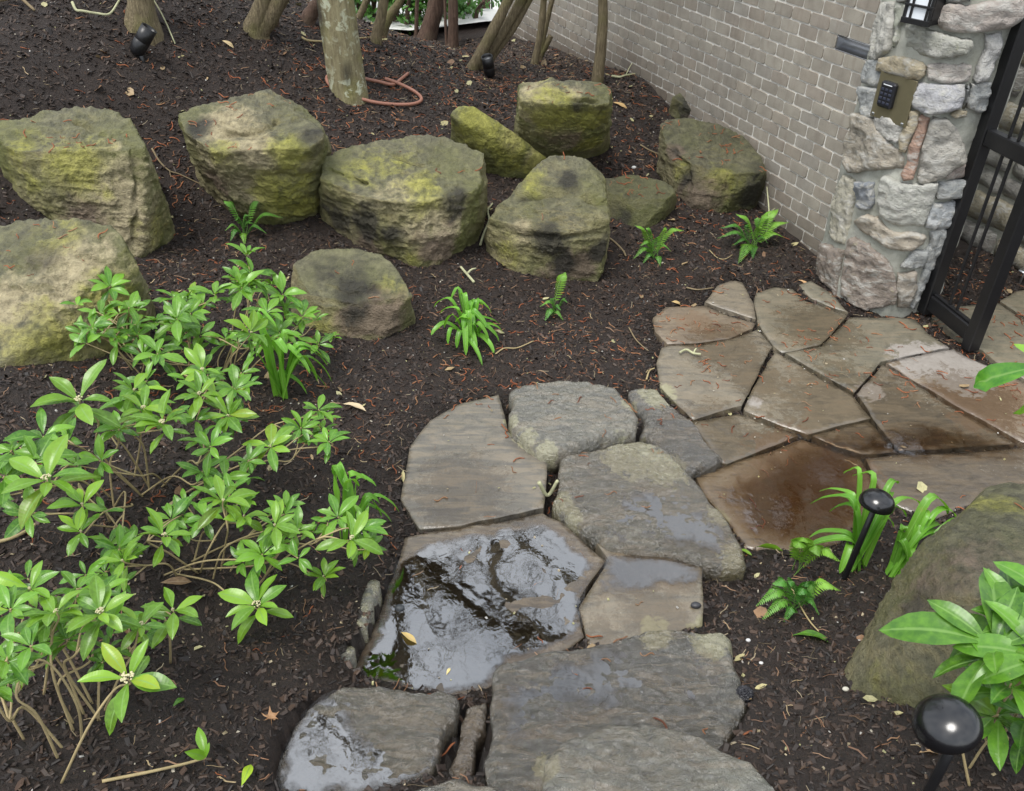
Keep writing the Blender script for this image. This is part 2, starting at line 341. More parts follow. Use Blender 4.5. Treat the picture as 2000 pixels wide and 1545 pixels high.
def m_leaf(name, c1, c2, rib, rough=.32, trans=.3):
    b = NB(name); u = b.n('SeparateXYZ'); b.l(b.co('UV'), u.inputs[0]); r = b.orand(); n = b.noise(9, 3)
    c = b.mix(r, c1, c2); c = b.mix(1., c, b.ocol(), 'MULTIPLY'); c = b.mix(b.math('MULTIPLY', b.ramp(n, (.35, 0.), (.7, 1.)), .35), c, tuple(x * 1.5 for x in c2))
    bl = b.math('MULTIPLY', b.ramp(b.noise(26, 3, .5), (.68, 0.), (.74, 1.)), b.ramp(r, (.35, 0.), (.75, .45))); c = b.mix(bl, c, (.30, .30, .06)); tipm = b.math('MULTIPLY', b.ramp(b.math('ADD', u.outputs[1], b.math('MULTIPLY', b.noise(14, 3), .3)), (1.08, 0.), (1.14, 1.)), b.ramp(r, (.72, 0.), (.76, 1.))); c = b.mix(tipm, c, (.20, .12, .05)); au = b.math('ABSOLUTE', b.math('SUBTRACT', u.outputs[0], .5)); c = b.mix(b.math('MULTIPLY', b.ramp(au, (.02, 1.), (.07, 0.)), .75), c, rib)
    vein = b.n('TexWave', wave_type='BANDS', bands_direction='Y'); vein.inputs['Scale'].default_value = 5; vein.inputs['Distortion'].default_value = 1.5; b.l(b.co('UV'), vein.inputs['Vector'])
    nr = b.bump(b.math('ADD', b.math('MULTIPLY', vein.outputs['Fac'], .25), n), .15, .0015)
    d = b.bsdf(c, rough, .5, nr); t = b.n('BsdfTranslucent'); b.put(t.inputs[0], b.mix(1., c, (1.3, 1.25, .5), 'MULTIPLY'))
    m = b.n('MixShader'); m.inputs[0].default_value = trans; b.l(d, m.inputs[1]); b.l(t.outputs[0], m.inputs[2]); return b.done(m.outputs[0])
def m_bark(name, c1, c2, c3, stretch=(6, 6, .8), lich=0.):
    b = NB(name); n1 = b.noise(9, 6, .65, stretch=stretch); n2 = b.noise(5, 5); n3 = b.noise(30, 4, .6)
    c = b.mix(b.ramp(n1, (.3, 0.), (.7, 1.)), c1, c2); c = b.mix(b.ramp(n2, (.5, 0.), (.68, .8)), c, c3)
    if lich: c = b.mix(b.math('MULTIPLY', b.ramp(b.noise(16, 5, .6, dist=.6), (.54, 0.), (.60, 1.)), b.ramp(b.noise(4, 4), (.40, 0.3), (.6, lich))), c, (.50, .52, .38))
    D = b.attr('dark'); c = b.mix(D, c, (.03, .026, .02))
    return b.done(b.bsdf(c, .8, .3, b.bump(b.math('ADD', n1, b.math('MULTIPLY', n3, .3)), .9, .02)))
def m_water(name, tintc, bumpd=.003, sc_=22, ior=1.7):
    b = NB(name); n1 = b.noise(sc_, 2.5, .5, dist=1.0); n2 = b.noise(sc_ * 3.4, 3, .5, dist=.8); ms = b.noise(4, 3)
    h = b.math('MULTIPLY', b.math('ADD', n1, b.math('MULTIPLY', n2, .35)), b.ramp(ms, (.38, .15), (.62, 1.)))
    nr = b.bump(h, .8, bumpd); fr = b.n('Fresnel'); fr.inputs['IOR'].default_value = ior; b.l(nr, fr.inputs['Normal'])
    e = b.attr('edge'); e2 = b.math('ADD', e, b.math('MULTIPLY', b.math('SUBTRACT', b.noise(16, 6, .62, dist=.8), .5), 1.5)); ef = b.ramp(b.math('MULTIPLY', e2, b.math('MULTIPLY', e, 6., True)), (.12, 0.), (.55, 1.))
    g = b.n('BsdfGlossy'); b.put(g.inputs['Roughness'], b.ramp(ef, (0., .3), (.8, .03))); g.inputs['Color'].default_value = (1, 1, 1, 1); b.l(nr, g.inputs['Normal'])
    t = b.n('BsdfTransparent'); b.put(t.inputs[0], b.mix(ef, (.97, .95, .93), tintc)); m = b.n('MixShader'); b.l(b.math('MULTIPLY', fr.outputs[0], b.math('ADD', b.math('MULTIPLY', ef, .9), .1)), m.inputs[0]); b.l(t.outputs[0], m.inputs[1]); b.l(g.outputs[0], m.inputs[2])
    return b.done(m.outputs[0])
M = dict(
    soil=m_soil(), chip=m_tint('bark_chip', .6), speck=m_tint('pale_speck', .6), rock=m_rock(), flag=m_flag('flagstone_sandstone', .44), slate=m_flag('wet_step_stone', .36, .014, True),
    brick=m_brick(False), brick_far=m_brick(True), mortar=m_mortar('wall_mortar', (.55, .53, .48), (.70, .68, .63)), pmortar=m_mortar('pillar_mortar', (.28, .285, .24), (.42, .42, .37)),
    wstone=m_wallstone(), black=m_simple('black_painted_steel', (.008, .008, .009), .38, .5, 0., .3, (60, .2, .003)), blackgloss=m_simple('black_glossy_metal', (.004, .004, .005), .21, .7, 0., .3, (40, .12, .002)),
    key=m_simple('black_plastic', (.012, .012, .016), .35), keycap=m_simple('keypad_button', (.03, .035, .055), .4), white=m_simple('white_print', (.7, .72, .75), .5), glass=m_simple('white_lantern_glass', (.78, .82, .86), .25, .5, 0., .04),
    steel=m_simple('brushed_steel', (.55, .56, .58), .28, .5, 1., .12), plate=m_simple('brass_toned_plate', (.28, .25, .16), .34, .5, .75, .12), hose=m_simple('terracotta_hose', (.27, .125, .085), .5, .4, 0., .15, (50, .3, .003)),
    catkin=m_catkin(), twig=m_simple('dry_twig', (.20, .155, .09), .8, .3, 0., .4, (80, .6, .004)), palewood=m_simple('pale_stem', (.34, .27, .14), .7, .3, 0., .25, (90, .4, .003)), lichtwig=m_simple('lichen_twig', (.36, .36, .22), .85, .3, 0., .5, (60, .8, .004)),
    leaf=m_leaf('evergreen_leaf', (.052, .155, .02), (.155, .33, .03), (.20, .36, .09), .30), strap=m_leaf('strap_leaf', (.11, .30, .03), (.19, .43, .05), (.26, .48, .12), .35, .35), fern=m_leaf('fern_leaflet', (.10, .25, .035), (.15, .33, .05), (.2, .35, .1), .5, .35), hedge=m_leaf('hedge_leaf', (.045, .13, .025), (.10, .24, .045), (.1, .2, .06), .4, .25),
    deadleaf=m_leaf('dead_leaf', (.30, .17, .09), (.36, .25, .14), (.4, .3, .2), .7, .15), flower=m_simple('cream_flower', (.50, .46, .28), .7, .3, 0., .2, (140, .5, .004)),
    bark=m_bark('grey_lichen_bark', (.15, .125, .07), (.29, .26, .15), (.20, .19, .065), (5, 5, .8), 1.), bark2=m_bark('olive_shaggy_bark', (.075, .058, .034), (.27, .22, .13), (.14, .13, .05), (14, 14, 1.2)), bark3=m_bark('brown_shaggy_bark', (.05, .03, .022), (.14, .09, .065), (.10, .075, .05)),
    water=m_water('clear_water_film', (.46, .39, .32), .0007, 11, 3.1), film=m_water('thin_rain_film', (.5, .44, .38), .0016, 26, 2.3), brown=m_water('muddy_water', (.72, .60, .46), .0018, 16, 1.8), pave=m_simple('far_pavement', (.55, .55, .53), .8, .3, 0., .1))
# ------------------------------------------------------------------ terrain
CTRL = [(1270,600,0),(1280,720,-.01),(1400,560,.01),(1560,540,.01),(1640,565,0),(1080,550,.07),(1430,430,.09),(1250,520,.05),(700,670,.13),(560,520,.22),(640,430,.30),(480,470,.28),
 (850,235,.50),(1100,130,.50),(700,200,.62),(200,150,.98),(450,150,.85),(0,150,1.08),(1000,240,.46),(1200,330,.26),(1400,215,.30),(1330,180,.40),(1250,150,.48),(1180,130,.41),(1480,400,.08),(1605,505,.0),(1040,80,.28),
 (500,55,1.02),(630,40,.95),(740,85,.78),(820,80,.66),(300,0,1.25),(885,98,.55),(935,138,.52),(0,20,1.3),(50,390,.62),(300,400,.42),(340,540,.30),(740,900,.12),(745,1050,.11),(745,1120,.13),(650,1330,.22),(640,1200,.2),(500,1400,.30),(300,1200,.36),(100,1100,.46),(0,1300,.50),(300,1545,.46),(0,1545,.55),(700,800,.13),(850,760,.08),
 (200,800,.40),(0,800,.52),(540,1480,.30),(1450,1200,.09),(1560,1250,.14),(1480,1110,.02),(1700,1130,.05),(1850,1010,.02),(1480,1420,.3),(1560,1545,.42),(1750,1545,.45),(1640,1330,.2),(1990,1500,.5),(1990,1300,.42),(1500,800,-.02),(1500,950,-.02),(1800,800,-.02),(1950,900,-.02),(1950,620,-.01),(1750,650,-.01),(1950,480,.03),
 (900,900,.05),(1200,800,.03),(1000,1100,.03),(1150,1200,.04),(900,1250,.05),(1250,1000,.0),(1200,1350,.2),(750,1430,.2),(900,1500,.2),(1200,1500,.32),(1400,900,-.02)]
CP = [atz(u, v, z) for u, v, z in CTRL]
CP += [np.array(q, float) for q in ((-7,12,.9),(-3.4,13.2,.3),(-1.4,11.6,-.05),(0,13,-.5),(4,13,-.4),(-7,2,1.0),(-4,0,.75),(0,0,.6),(3,0,.6),(4.5,5,0),(4.5,9,-.1),(-7,7,1.2),(-.6,10.4,.25),(-3,10.2,1.0),(3,7.5,0),(2.4,2,.2),(-1.3,9.2,.10),(-.5,9.3,.08),(-2.3,10.2,.35),(-1.9,8.9,.42))]
CP = np.array(CP)
def _U(d2): return np.where(d2 > 1e-12, .5 * d2 * np.log(d2 + 1e-12), 0)
_n = len(CP); _d2 = ((CP[:, None, :2] - CP[None, :, :2]) ** 2).sum(-1); _A = np.zeros((_n + 3, _n + 3)); _A[:_n, :_n] = _U(_d2) + np.eye(_n) * .02
_A[:_n, _n] = 1; _A[:_n, _n + 1:] = CP[:, :2]; _A[_n, :_n] = 1; _A[_n + 1:, :_n] = CP[:, :2].T
_W = np.linalg.solve(_A, np.r_[CP[:, 2], 0, 0, 0])
GX0, GY0, GS = -7.5, -.5, .06; GNX, GNY = 210, 240
_gx, _gy = np.meshgrid(GX0 + GS * np.arange(GNX), GY0 + GS * np.arange(GNY)); _q = np.stack([_gx.ravel(), _gy.ravel()], 1)
HG = (_U(((_q[:, None] - CP[None, :, :2]) ** 2).sum(-1)) @ _W[:_n] + _W[_n] + _q @ _W[_n + 1:]).reshape(GNY, GNX); HG = np.clip(HG, -.5, 1.5)
def H(x, y):
    x = np.asarray(x, float); y = np.asarray(y, float)
    fx = np.clip((x - GX0) / GS, 0, GNX - 1.001); fy = np.clip((y - GY0) / GS, 0, GNY - 1.001); i = fx.astype(int); j = fy.astype(int); a = fx - i; b = fy - j
    return HG[j, i] * (1 - a) * (1 - b) + HG[j, i + 1] * a * (1 - b) + HG[j + 1, i] * (1 - a) * b + HG[j + 1, i + 1] * a * b
def gnd(u, v, dz=0.):
    """point of the ground seen at picture point u,v (found by marching)"""
    r = ray(u, v); r = r / np.linalg.norm(r); t = np.arange(.5, 16, .01); P = r[None] * t[:, None]; z = P[:, 2] + CZ
    k = np.argmax(z < H(P[:, 0], P[:, 1]) + dz); return np.array([P[k, 0], P[k, 1], z[k]])
# paving outlines: (picture points, height of the face, kind)
def zo(pts): return [(1200 + x / 2.5, 540 + y / 2.5) for x, y in pts]
FLAGS = [
 (zo([(500,45),(580,15),(625,25),(680,130),(690,205),(570,170),(440,125)]), .012, (0.171,0.145,0.108)),
 (zo([(190,200),(250,150),(440,140),(560,190),(690,225),(680,250),(560,300),(400,325),(260,330),(200,270)]), .010, (0.153,0.118,0.082)),
 (zo([(270,335),(430,330),(590,295),(700,255),(770,340),(700,480),(620,630),(500,665),(385,700),(290,610),(225,540),(205,420),(230,345)]), .010, (0.160,0.140,0.105)),
 (zo([(690,80),(780,50),(870,60),(920,110),(1140,185),(1010,330),(820,370),(780,340),(700,230),(680,130)]), .012, (0.143,0.126,0.089)),
 (zo([(900,40),(960,20),(1060,80),(1145,175),(1090,160),(960,108)]), .014, (0.166,0.154,0.115)),
 (zo([(1150,198),(1350,198),(1470,205),(1530,275),(1640,345),(1480,375),(1305,415),(1170,567),(1000,470),(835,375),(1010,338)]), .008, (0.148,0.135,0.098)),
 (zo([(785,362),(825,385),(1000,490),(1160,577),(1250,690),(1100,728),(945,772),(820,728),(640,655),(630,640),(705,495)]), .006, (0.171,0.148,0.108)),
 (zo([(1180,572),(1310,432),(1450,512),(1650,635),(1850,745),(1960,815),(1600,838),(1390,850),(1300,742)]), .006, (0.125,0.107,0.077)),
 (zo([(1330,420),(1500,378),(1660,350),(1740,400),(1860,450),(2100,560),(2100,840),(1985,810),(1850,732),(1650,620),(1450,500)]), .008, (0.166,0.126,0.089)),
 (zo([(1240,702),(1290,750),(1380,855),(1210,865),(1080,830),(968,776),(1100,737)]), .002, (0.114,0.090,0.059)),
 (zo([(410,702),(610,668),(740,717),(900,772),(720,850),(548,912),(500,900),(430,790),(360,720),(385,702)]), .004, (0.143,0.124,0.089)),
 (zo([(470,945),(562,915),(740,860),(915,787),(1080,842),(1205,880),(1290,1035),(1250,1150),(1100,1300),(900,1350),(700,1340),(640,1330),(560,1200),(430,1060),(400,980)]), -.004, (0.184,0.138,0.085)),
 (zo([(1222,885),(1400,868),(1700,860),(2000,835),(2100,830),(2100,1040),(1900,1050),(1750,1120),(1550,1190),(1330,1100),(1295,1030)]), .004, (0.143,0.124,0.098)),
 (zo([(1545,195),(1560,140),(1720,140),(1875,125),(1960,185),(2100,270),(2100,530),(2000,500),(1860,415),(1795,358),(1715,325)]), .010, (0.148,0.135,0.096)),
 (zo([(1885,118),(1960,70),(2100,50),(2100,255),(1965,172)]), .012, (0.153,0.138,0.096)),
 ([(790,920),(800,870),(840,820),(900,785),(975,768),(985,800),(992,840),(1030,875),(1072,892),(1068,950),(1063,993),(1000,1004),(900,1027),(820,1034),(798,1000),(780,975)], .092, (.118,.108,.088)),
 ([(790,1048),(830,1040),(950,1022),(1060,1002),(1100,1022),(1183,1095),(1152,1140),(1125,1180),(1142,1245),(1100,1275),(1000,1310),(950,1350),(890,1370),(800,1360),(690,1345),(668,1320),(695,1290),(722,1240),(760,1140),(780,1090)], .085, (0.106,0.088,0.067)),
 ([(1190,1094),(1165,1060),(1250,1070),(1370,1090),(1376,1190),(1374,1225),(1300,1240),(1200,1275),(1150,1262),(1130,1187),(1156,1145)], .082, (0.157,0.138,0.103)),
]
SLABS = [
 ([(990,762),(1010,750),(1100,740),(1150,738),(1205,755),(1230,785),(1255,815),(1245,838),(1180,855),(1110,870),(1065,879),(1030,862),(1000,832),(993,800)], .155, .13, 'grey slate stepping stone with a pale chipped rim, farthest up the path', (0.120,0.115,0.089), .012),
 ([(1225,760),(1250,752),(1290,755),(1312,780),(1350,820),(1400,872),(1420,893),(1402,906),(1345,918),(1300,880),(1270,855),(1248,848),(1258,815),(1235,785)], .055, .09, 'dark wet slate wedged between two stepping stones and the patio', (0.088,0.084,0.070), .010),
 ([(1085,890),(1100,880),(1180,870),(1250,855),(1290,868),(1340,915),(1385,960),(1430,1020),(1462,1080),(1467,1106),(1410,1108),(1340,1092),(1250,1078),(1180,1064),(1130,1030),(1092,1000),(1075,978),(1088,940)], .115, .12, 'large wet grey step slab with a mossy rounded tip', (0.117,0.109,0.080), .012),
 ([(962,1305),(985,1285),(1100,1258),(1220,1232),(1330,1222),(1400,1222),(1428,1242),(1448,1310),(1462,1370),(1450,1420),(1420,1475),(1300,1560),(1100,1600),(960,1580),(943,1480),(955,1360)], .245, .2, 'broad wet slate step in front of the reflecting puddle', (0.077,0.074,0.058), .016),
 ([(1050,1475),(1075,1450),(1180,1415),(1260,1405),(1330,1415),(1400,1440),(1460,1470),(1530,1545),(1560,1640),(1300,1720),(1080,1680),(1046,1560)], .45, .27, 'topmost grey slate step lying over the broad wet one', (0.138,0.136,0.105), .016),
 ([(540,1470),(560,1430),(600,1370),(660,1338),(740,1332),(800,1338),(868,1336),(895,1362),(893,1400),(876,1450),(852,1505),(800,1530),(700,1570),(560,1590),(530,1540)], .22, .12, 'puddled grey slab at the lower end of the shrub bed', (0.110,0.103,0.077), .020),
 ([(905,1372),(955,1362),(948,1440),(940,1520),(905,1540),(862,1510),(884,1450)], .165, .1, 'narrow brownish stone filling the gap between two slabs', (0.130,0.103,0.070), .010),
 ([(700,1575),(800,1520),(900,1503),(975,1530),(1010,1580),(900,1680),(720,1660)], .30, .12, 'small dark slab cut off below the narrow gap stone', (0.097,0.094,0.072), .012),
]
PATHXY = [(np.array([atz(u, v, z)[:2] for u, v in P]), z) for P, z, *_ in FLAGS] + [(np.array([atz(u, v, z)[:2] for u, v in P]), z - .02) for P, z, *_ in SLABS]
# marks on paving: kind, picture centre, radius in picture points
WET = [('wet',1560,940,150),('wet',1650,880,120),('wet',1750,830,120),('wet',1880,860,110),('wet',1500,1040,90),('wet',1420,970,60),('wet',1900,780,70),('rust',1560,910,90),('rust',1480,640,0),('rust',1360,630,36),('wet',1420,680,70),('wet',900,960,90),('wet',1200,960,110),('wet',1250,1400,150),('wet',1050,1400,120),('wet',1280,1200,70),('wet',800,1400,120),('rust',1920,780,80),('rust',1640,930,70),
 ('pale',1800,705,50),('pale',1860,715,55),('pale',1700,765,24),('pale',1475,785,14),('pale',1870,745,36),('wet',1650,800,120),('wet',1450,900,110),('wet',1400,830,60),('wet',1600,640,70),('wet',1750,960,120),('wet',1900,960,110),('wet',1480,740,50),
 ('wet',1000,1150,150),('wet',850,1230,140),('wet',950,1260,140),('wet',1100,1100,60),('wet',1260,1110,60),('wet',1330,1000,110),('wet',1400,1060,90),('wet',720,1430,120),('wet',1180,1340,110),('wet',640,1480,100),('wet',900,1450,60),('wet',1350,850,70),('wet',1330,1130,40),
 ('moss',1025,855,26),('moss',1065,875,22),('moss',1000,820,16),('moss',1230,790,16),('moss',1280,770,34),('moss',1230,890,55),('moss',1300,920,40),('moss',1095,975,26),('moss',1435,1085,30),('moss',1400,1010,20),('moss',1390,1240,40),('moss',1280,1240,30),('moss',1065,1500,22),('moss',1120,1010,20)]
def patch(V, z):
    a = np.zeros((len(V), 4), np.float32); ix = dict(wet=0, pale=1, moss=2, rust=3)
    for k, u, v, r in WET:
        if not r: continue
        c = atz(u, v, z); rr = r * np.linalg.norm(c - [0, 0, CZ]) / F; d = np.hypot((V[:, 0] - c[0]), (V[:, 1] - c[1]) * .8) / rr
        a[:, ix[k]] = np.maximum(a[:, ix[k]], np.clip(1.25 - d * .75, 0, 1))
    return a
# ground sheet: fine where the bed is, coarse out to the horizon
def spaced(a, b, s): return np.linspace(a, b, int((b - a) / s) + 1)
xs = np.r_[-90, -50, -25, -14, spaced(-8, -4.2, .08), spaced(-4.15, -1.5, .024), spaced(-1.485, 2.6, .015), spaced(2.65, 4.8, .06), 8, 14, 25, 50, 90]
ys = np.r_[-60, -20, -6, -2, 0, .3, spaced(.6, 4.4, .0155), spaced(4.42, 7.2, .024), spaced(7.24, 11, .045), 11.3, 11.8, 12.5, 13.4, 15, 20, 30, 50, 100]
X, Y = np.meshgrid(xs, ys); xf, yf = X.ravel(), Y.ravel(); hz = H(xf, yf); pth = np.zeros(len(xf), bool); wetv = np.zeros(len(xf))
for P, z in PATHXY:
    m = inpoly(xf, yf, P); hz[m] = np.minimum(hz[m], z - .05); pth |= m
    bb = (xf > P[:, 0].min() - .3) & (xf < P[:, 0].max() + .3) & (yf > P[:, 1].min() - .3) & (yf < P[:, 1].max() + .3); d = edgedist(xf[bb], yf[bb], P); wetv[bb] = np.maximum(wetv[bb], np.clip(1 - d / .16, 0, 1) * (z < .2))
q = p3(xf, yf); rel = .016 * fbm(q * 8, 3) + .009 * fbm(q * 26, 3); far = (np.abs(xf) > 8) | (yf > 11) | (yf < .3)
hz = hz + np.where(pth, 0.15, 1) * np.where(far, 0, rel)
nx, ny = len(xs), len(ys); I = np.arange(nx * ny).reshape(ny, nx)
gF = np.stack([I[:-1, :-1].ravel(), I[:-1, 1:].ravel(), I[1:, 1:].ravel(), I[1:, :-1].ravel()], 1)
ground = obj('ground', mesh('ground', np.c_[xf, yf, hz], gF, dict(wet=np.where(yf < 5, wetv, 0))), M['soil']); tag(ground, kind='structure')
# ------------------------------------------------------------------ paving
path = tag(empty('path', (1.2, 3.2, 0)), kind='structure')
SURF = []      # (V,F) of what litter may land on
def tris(Fc): return [t for f in Fc for t in ([f] if len(f) == 3 else [(f[0], f[i], f[i + 1]) for i in range(1, len(f) - 1)])]
for i, (P, z, colr) in enumerate(FLAGS):
    xy = np.array([atz(u, v, z)[:2] for u, v in P]); tilt = RNG.normal(0, .004, 2); c0 = xy.mean(0); land = i >= 15
    def zf(x, y, i=i, z=z, t=tilt, c=c0, land=land):
        q = p3(x * 5, y * 5, i * 3.1); r = z + (x - c[0]) * t[0] + (y - c[1]) * t[1] + .004 * fbm(q, 3) + .0016 * fbm(q * 6, 3)
        if land: r = r + .0035 * np.round(fbm(p3(x * 3 + y * 2, y * 9 - x * 5, i), 2) * 2) / 2 + (.006 * fbm(q * 3, 4) if i == 16 else 0)
        return r
    V, Fc = slab(xy, .06 - z if i < 15 else .10, zf, .035, .028 if not land else .018, .007, i * 7., .0006 if i < 15 else .001, .003, .006, None, 0); 
    SURF.append((V, tris(Fc))); b = np.array([*c0, 0])
    o = base_obj('flagstone', V, Fc, M['flag'], b, attrs=dict(patch=patch(V, z)), smooth=False)
    o.data.polygons.foreach_set('use_smooth', np.array([len(f) == 3 for f in Fc])); o.parent = path; o.location = Vector(b) - path.location; o.color = (*colr, 1)
for i, (P, z, th, lab, colr, amp) in enumerate(SLABS):
    xy = np.array([atz(u, v, z)[:2] for u, v in P]); c0 = xy.mean(0)
    def zf(x, y, i=i, z=z, amp=amp):
        q = p3(x * 4.5, y * 4.5, i * 5.3 + 40); return z + amp * fbm(q, 4) + amp * .40 * fbm(q * 4, 4, True) + .0075 * fbm(q * np.array([6, 11, 1]), 3, True) + .003 * fbm(q * 22, 2)
    V, Fc = slab(xy, th - z, zf, .014, .0078, .022, i * 11. + 60, .009, .022, .010); SURF.append((V, tris(Fc))); b = np.array([*c0, z - th])
    o = base_obj('stepping_stone', V, Fc, M['slate'], b, attrs=dict(patch=patch(V, z))); tag(o, lab, 'stepping stone', 'slabs of the stepped path'); o.color = (*colr, 1)
# water lying on the paving
def puddle(name, P, z, mat, lab, step=.03, wob=.03, amp=.0004, ew=.065):
    xy = np.array([atz(u, v, z)[:2] for u, v in P]); B = outline(xy, step, wob, z * 50 + len(P)); v2, T = cdt(B, step); V = np.c_[v2, np.full(len(v2), z)]; b = np.array([*xy.mean(0), z])
    V[:, 2] += amp * fbm(p3(V[:, 0] * 14, V[:, 1] * 14, 3.3), 3)
    o = base_obj(name, V, T, mat, b, attrs=dict(edge=np.clip(edgedist(V[:, 0], V[:, 1], B) / ew, 0, 1))); return tag(o, lab, kind='structure')
puddle('puddle', [(765,1100),(850,1050),(960,1030),(1060,1018),(1110,1050),(1170,1100),(1145,1150),(1128,1190),(1142,1240),(1090,1265),(1000,1300),(955,1345),(900,1362),(790,1352),(690,1335),(680,1310),(725,1240)], .0885, M['water'], 'clear puddle on the lower landing flagstone reflecting a bare tree', .02, .03)
puddle('puddle', [(1400,960),(1440,915),(1500,880),(1560,850),(1650,838),(1760,825),(1850,822),(1960,850),(2040,880),(2040,900),(1900,902),(1800,905),(1705,900),(1720,960),(1735,1010),(1640,1070),(1560,1090),(1470,1060),(1410,1010)], .0125, M['brown'], 'muddy brown water spreading over the patio flagstones', .03, .05, .0004, .20)
puddle('puddle', [(548,1470),(590,1390),(660,1345),(700,1350),(690,1400),(720,1440),(800,1450),(868,1462),(835,1515),(740,1545),(600,1570),(545,1530)], .2215, M['water'], 'shallow puddle covering half of a grey slab beside the shrub bed', .02, .035)
puddle('puddle', [(985,1310),(1100,1275),(1220,1250),(1310,1250),(1390,1270),(1420,1340),(1400,1400),(1300,1395),(1200,1400),(1100,1420),(1000,1470),(965,1440),(965,1360)], .249, M['film'], 'thin film of rainwater in the hollows of the broad wet step', .025, .05, .0004, .16)
puddle('puddle', [(1230,960),(1320,930),(1370,970),(1430,1040),(1445,1075),(1400,1090),(1320,1080),(1230,1066),(1160,1040),(1190,1000)], .119, M['film'], 'running film of water on the lower half of the large step slab', .025, .05, .0004, .14)
puddle('puddle', [(1170,1068),(1250,1076),(1366,1096),(1370,1135),(1310,1150),(1230,1160),(1150,1165),(1165,1120)], .0860, M['film'], 'film of water below the large step slab', .025, .04, .0004, .10)
# ------------------------------------------------------------------ boulders
bmI = bmesh.new(); bmesh.ops.create_icosphere(bmI, subdivisions=7, radius=1); bmI.verts.ensure_lookup_table()
ICO7 = (np.array([v.co[:] for v in bmI.verts]), np.array([[v.index for v in f.verts] for f in bmI.faces])); bmI.free()
bmI = bmesh.new(); bmesh.ops.create_icosphere(bmI, subdivisions=6, radius=1); ICO6 = (np.array([v.co[:] for v in bmI.verts]), np.array([[v.index for v in f.verts] for f in bmI.faces])); bmI.free()
def hullplanes(P):
    b = bmesh.new(); vs = [b.verts.new(p) for p in P]; bmesh.ops.convex_hull(b, input=vs); b.normal_update()
    pl = [(f.normal.copy(), f.verts[0].co.copy()) for f in b.faces]; b.free(); return pl
BVH_B = []
def boulder(lab, top, base, spl=(), groove=(), damp=0., moss=0., hi=True, seed=0, amp=1., k=120, flat=False):
    T = [atz(u, v, z) for u, v, z in top]
    if flat:      # one broad top plane
        Ta = np.array(T); cc = np.linalg.lstsq(np.c_[Ta[:, :2], np.ones(len(Ta))], Ta[:, 2], rcond=None)[0]; cc[:2] = np.clip(cc[:2], -.42, .42); cc[2] = (Ta[:, 2] - Ta[:, :2] @ cc[:2]).mean(); T2 = []
        for u, v, z in top:
            r = ray(u, v); kk = (cc[2] - CZ) / (r[2] - cc[0] * r[0] - cc[1] * r[1]); T2.append(np.array([r[0] * kk, r[1] * kk, CZ + r[2] * kk]))
        T = T2; base = [base[i] for i in range(len(base)) if i % 2 == 0 or i == len(base) - 1]
    Bs = [gnd(u, v) for u, v in base]; zb = min(b[2] for b in Bs) - .12
    P = [*T, *Bs] + [np.array([b[0], b[1], zb]) for b in Bs] + [np.array([t[0], t[1], zb]) for t in T if t[1] > np.mean([b[1] for b in Bs]) + .12]
    P = np.array(P); c = .5 * (P.min(0) + P.max(0)); c[2] = .5 * (zb + .12 + P[:, 2].max()); c[:2] = P[:, :2].mean(0)
    D, Fc = ICO7 if hi else ICO6; acc = np.zeros(len(D))
    seen = []
    for n, p in hullplanes(P):
        n = np.array(n); dd = n @ (np.array(p) - c)
        if dd < 1e-4: continue
        if any(abs(dd - e) < 1e-4 and np.allclose(n, m, atol=1e-3) for m, e in seen): continue
        seen.append((n, dd)); cs = D @ n; r = np.where(cs > 1e-3, dd / np.maximum(cs, 1e-3), 1e6); acc += r ** -float(k)
    rgf = np.random.default_rng(seed + 900); r0 = acc ** (-1. / k)
    for f in range(1 if flat else 3):
        n = rgf.normal(0, 1, 3) * [1, 1, .7]; n /= np.linalg.norm(n); dd = (D * r0[:, None] @ n).max() * rgf.uniform(.80, .92); cs = D @ n; acc += np.where(cs > 1e-3, dd / np.maximum(cs, 1e-3), 1e6) ** -float(k)
    V = c + D * (acc ** (-1. / k) * 1.03)[:, None]; s = seed * 13.7; size = np.linalg.norm(P.max(0) - P.min(0)) / 1.4
    q = (V - c); out = q / np.linalg.norm(q, axis=1)[:, None]
    lay = q @ np.array([.12, .2, .97]); st = fbm(np.c_[q[:, 0] * 2.2, q[:, 1] * 2.2, lay * 15] + s, 3, True)
    d = amp * size * (.014 * fbm(q * 2.6 + s, 3) + .017 * np.clip(fbm(q * 5.5 + s + 5, 3, True), -.6, .8) + .011 * st + .013 * fbm(q * 16 + s, 4, True) + .006 * fbm(q * 45 + s, 3, True))
    d = d - amp * size * .035 * np.clip(fbm(q * 3.3 + s + 31, 2) - .25, 0, 1)
    V = V + out * d[:, None]
    bv = BVHTree.FromPolygons([tuple(v) for v in V], [tuple(f) for f in Fc]); o0 = Vector((0, 0, CZ)); A = np.zeros((len(V), 4), np.float32); A0 = A.copy()
    def hit(u, v):
        h = bv.ray_cast(o0, Vector(ray(u, v))); return None if h[0] is None else np.array(h[0])
    nz1 = 1 + .5 * fbm(V * 9 + s, 3)
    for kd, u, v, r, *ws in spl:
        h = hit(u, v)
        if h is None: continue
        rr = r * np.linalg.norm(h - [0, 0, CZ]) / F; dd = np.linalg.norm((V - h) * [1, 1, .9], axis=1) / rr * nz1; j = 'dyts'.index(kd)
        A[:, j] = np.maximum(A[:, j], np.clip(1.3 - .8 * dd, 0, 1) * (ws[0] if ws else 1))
    Vw = V + .022 * np.stack([fbm(V * 11 + s + k_, 2) for k_ in (0, 31, 57)], 1)
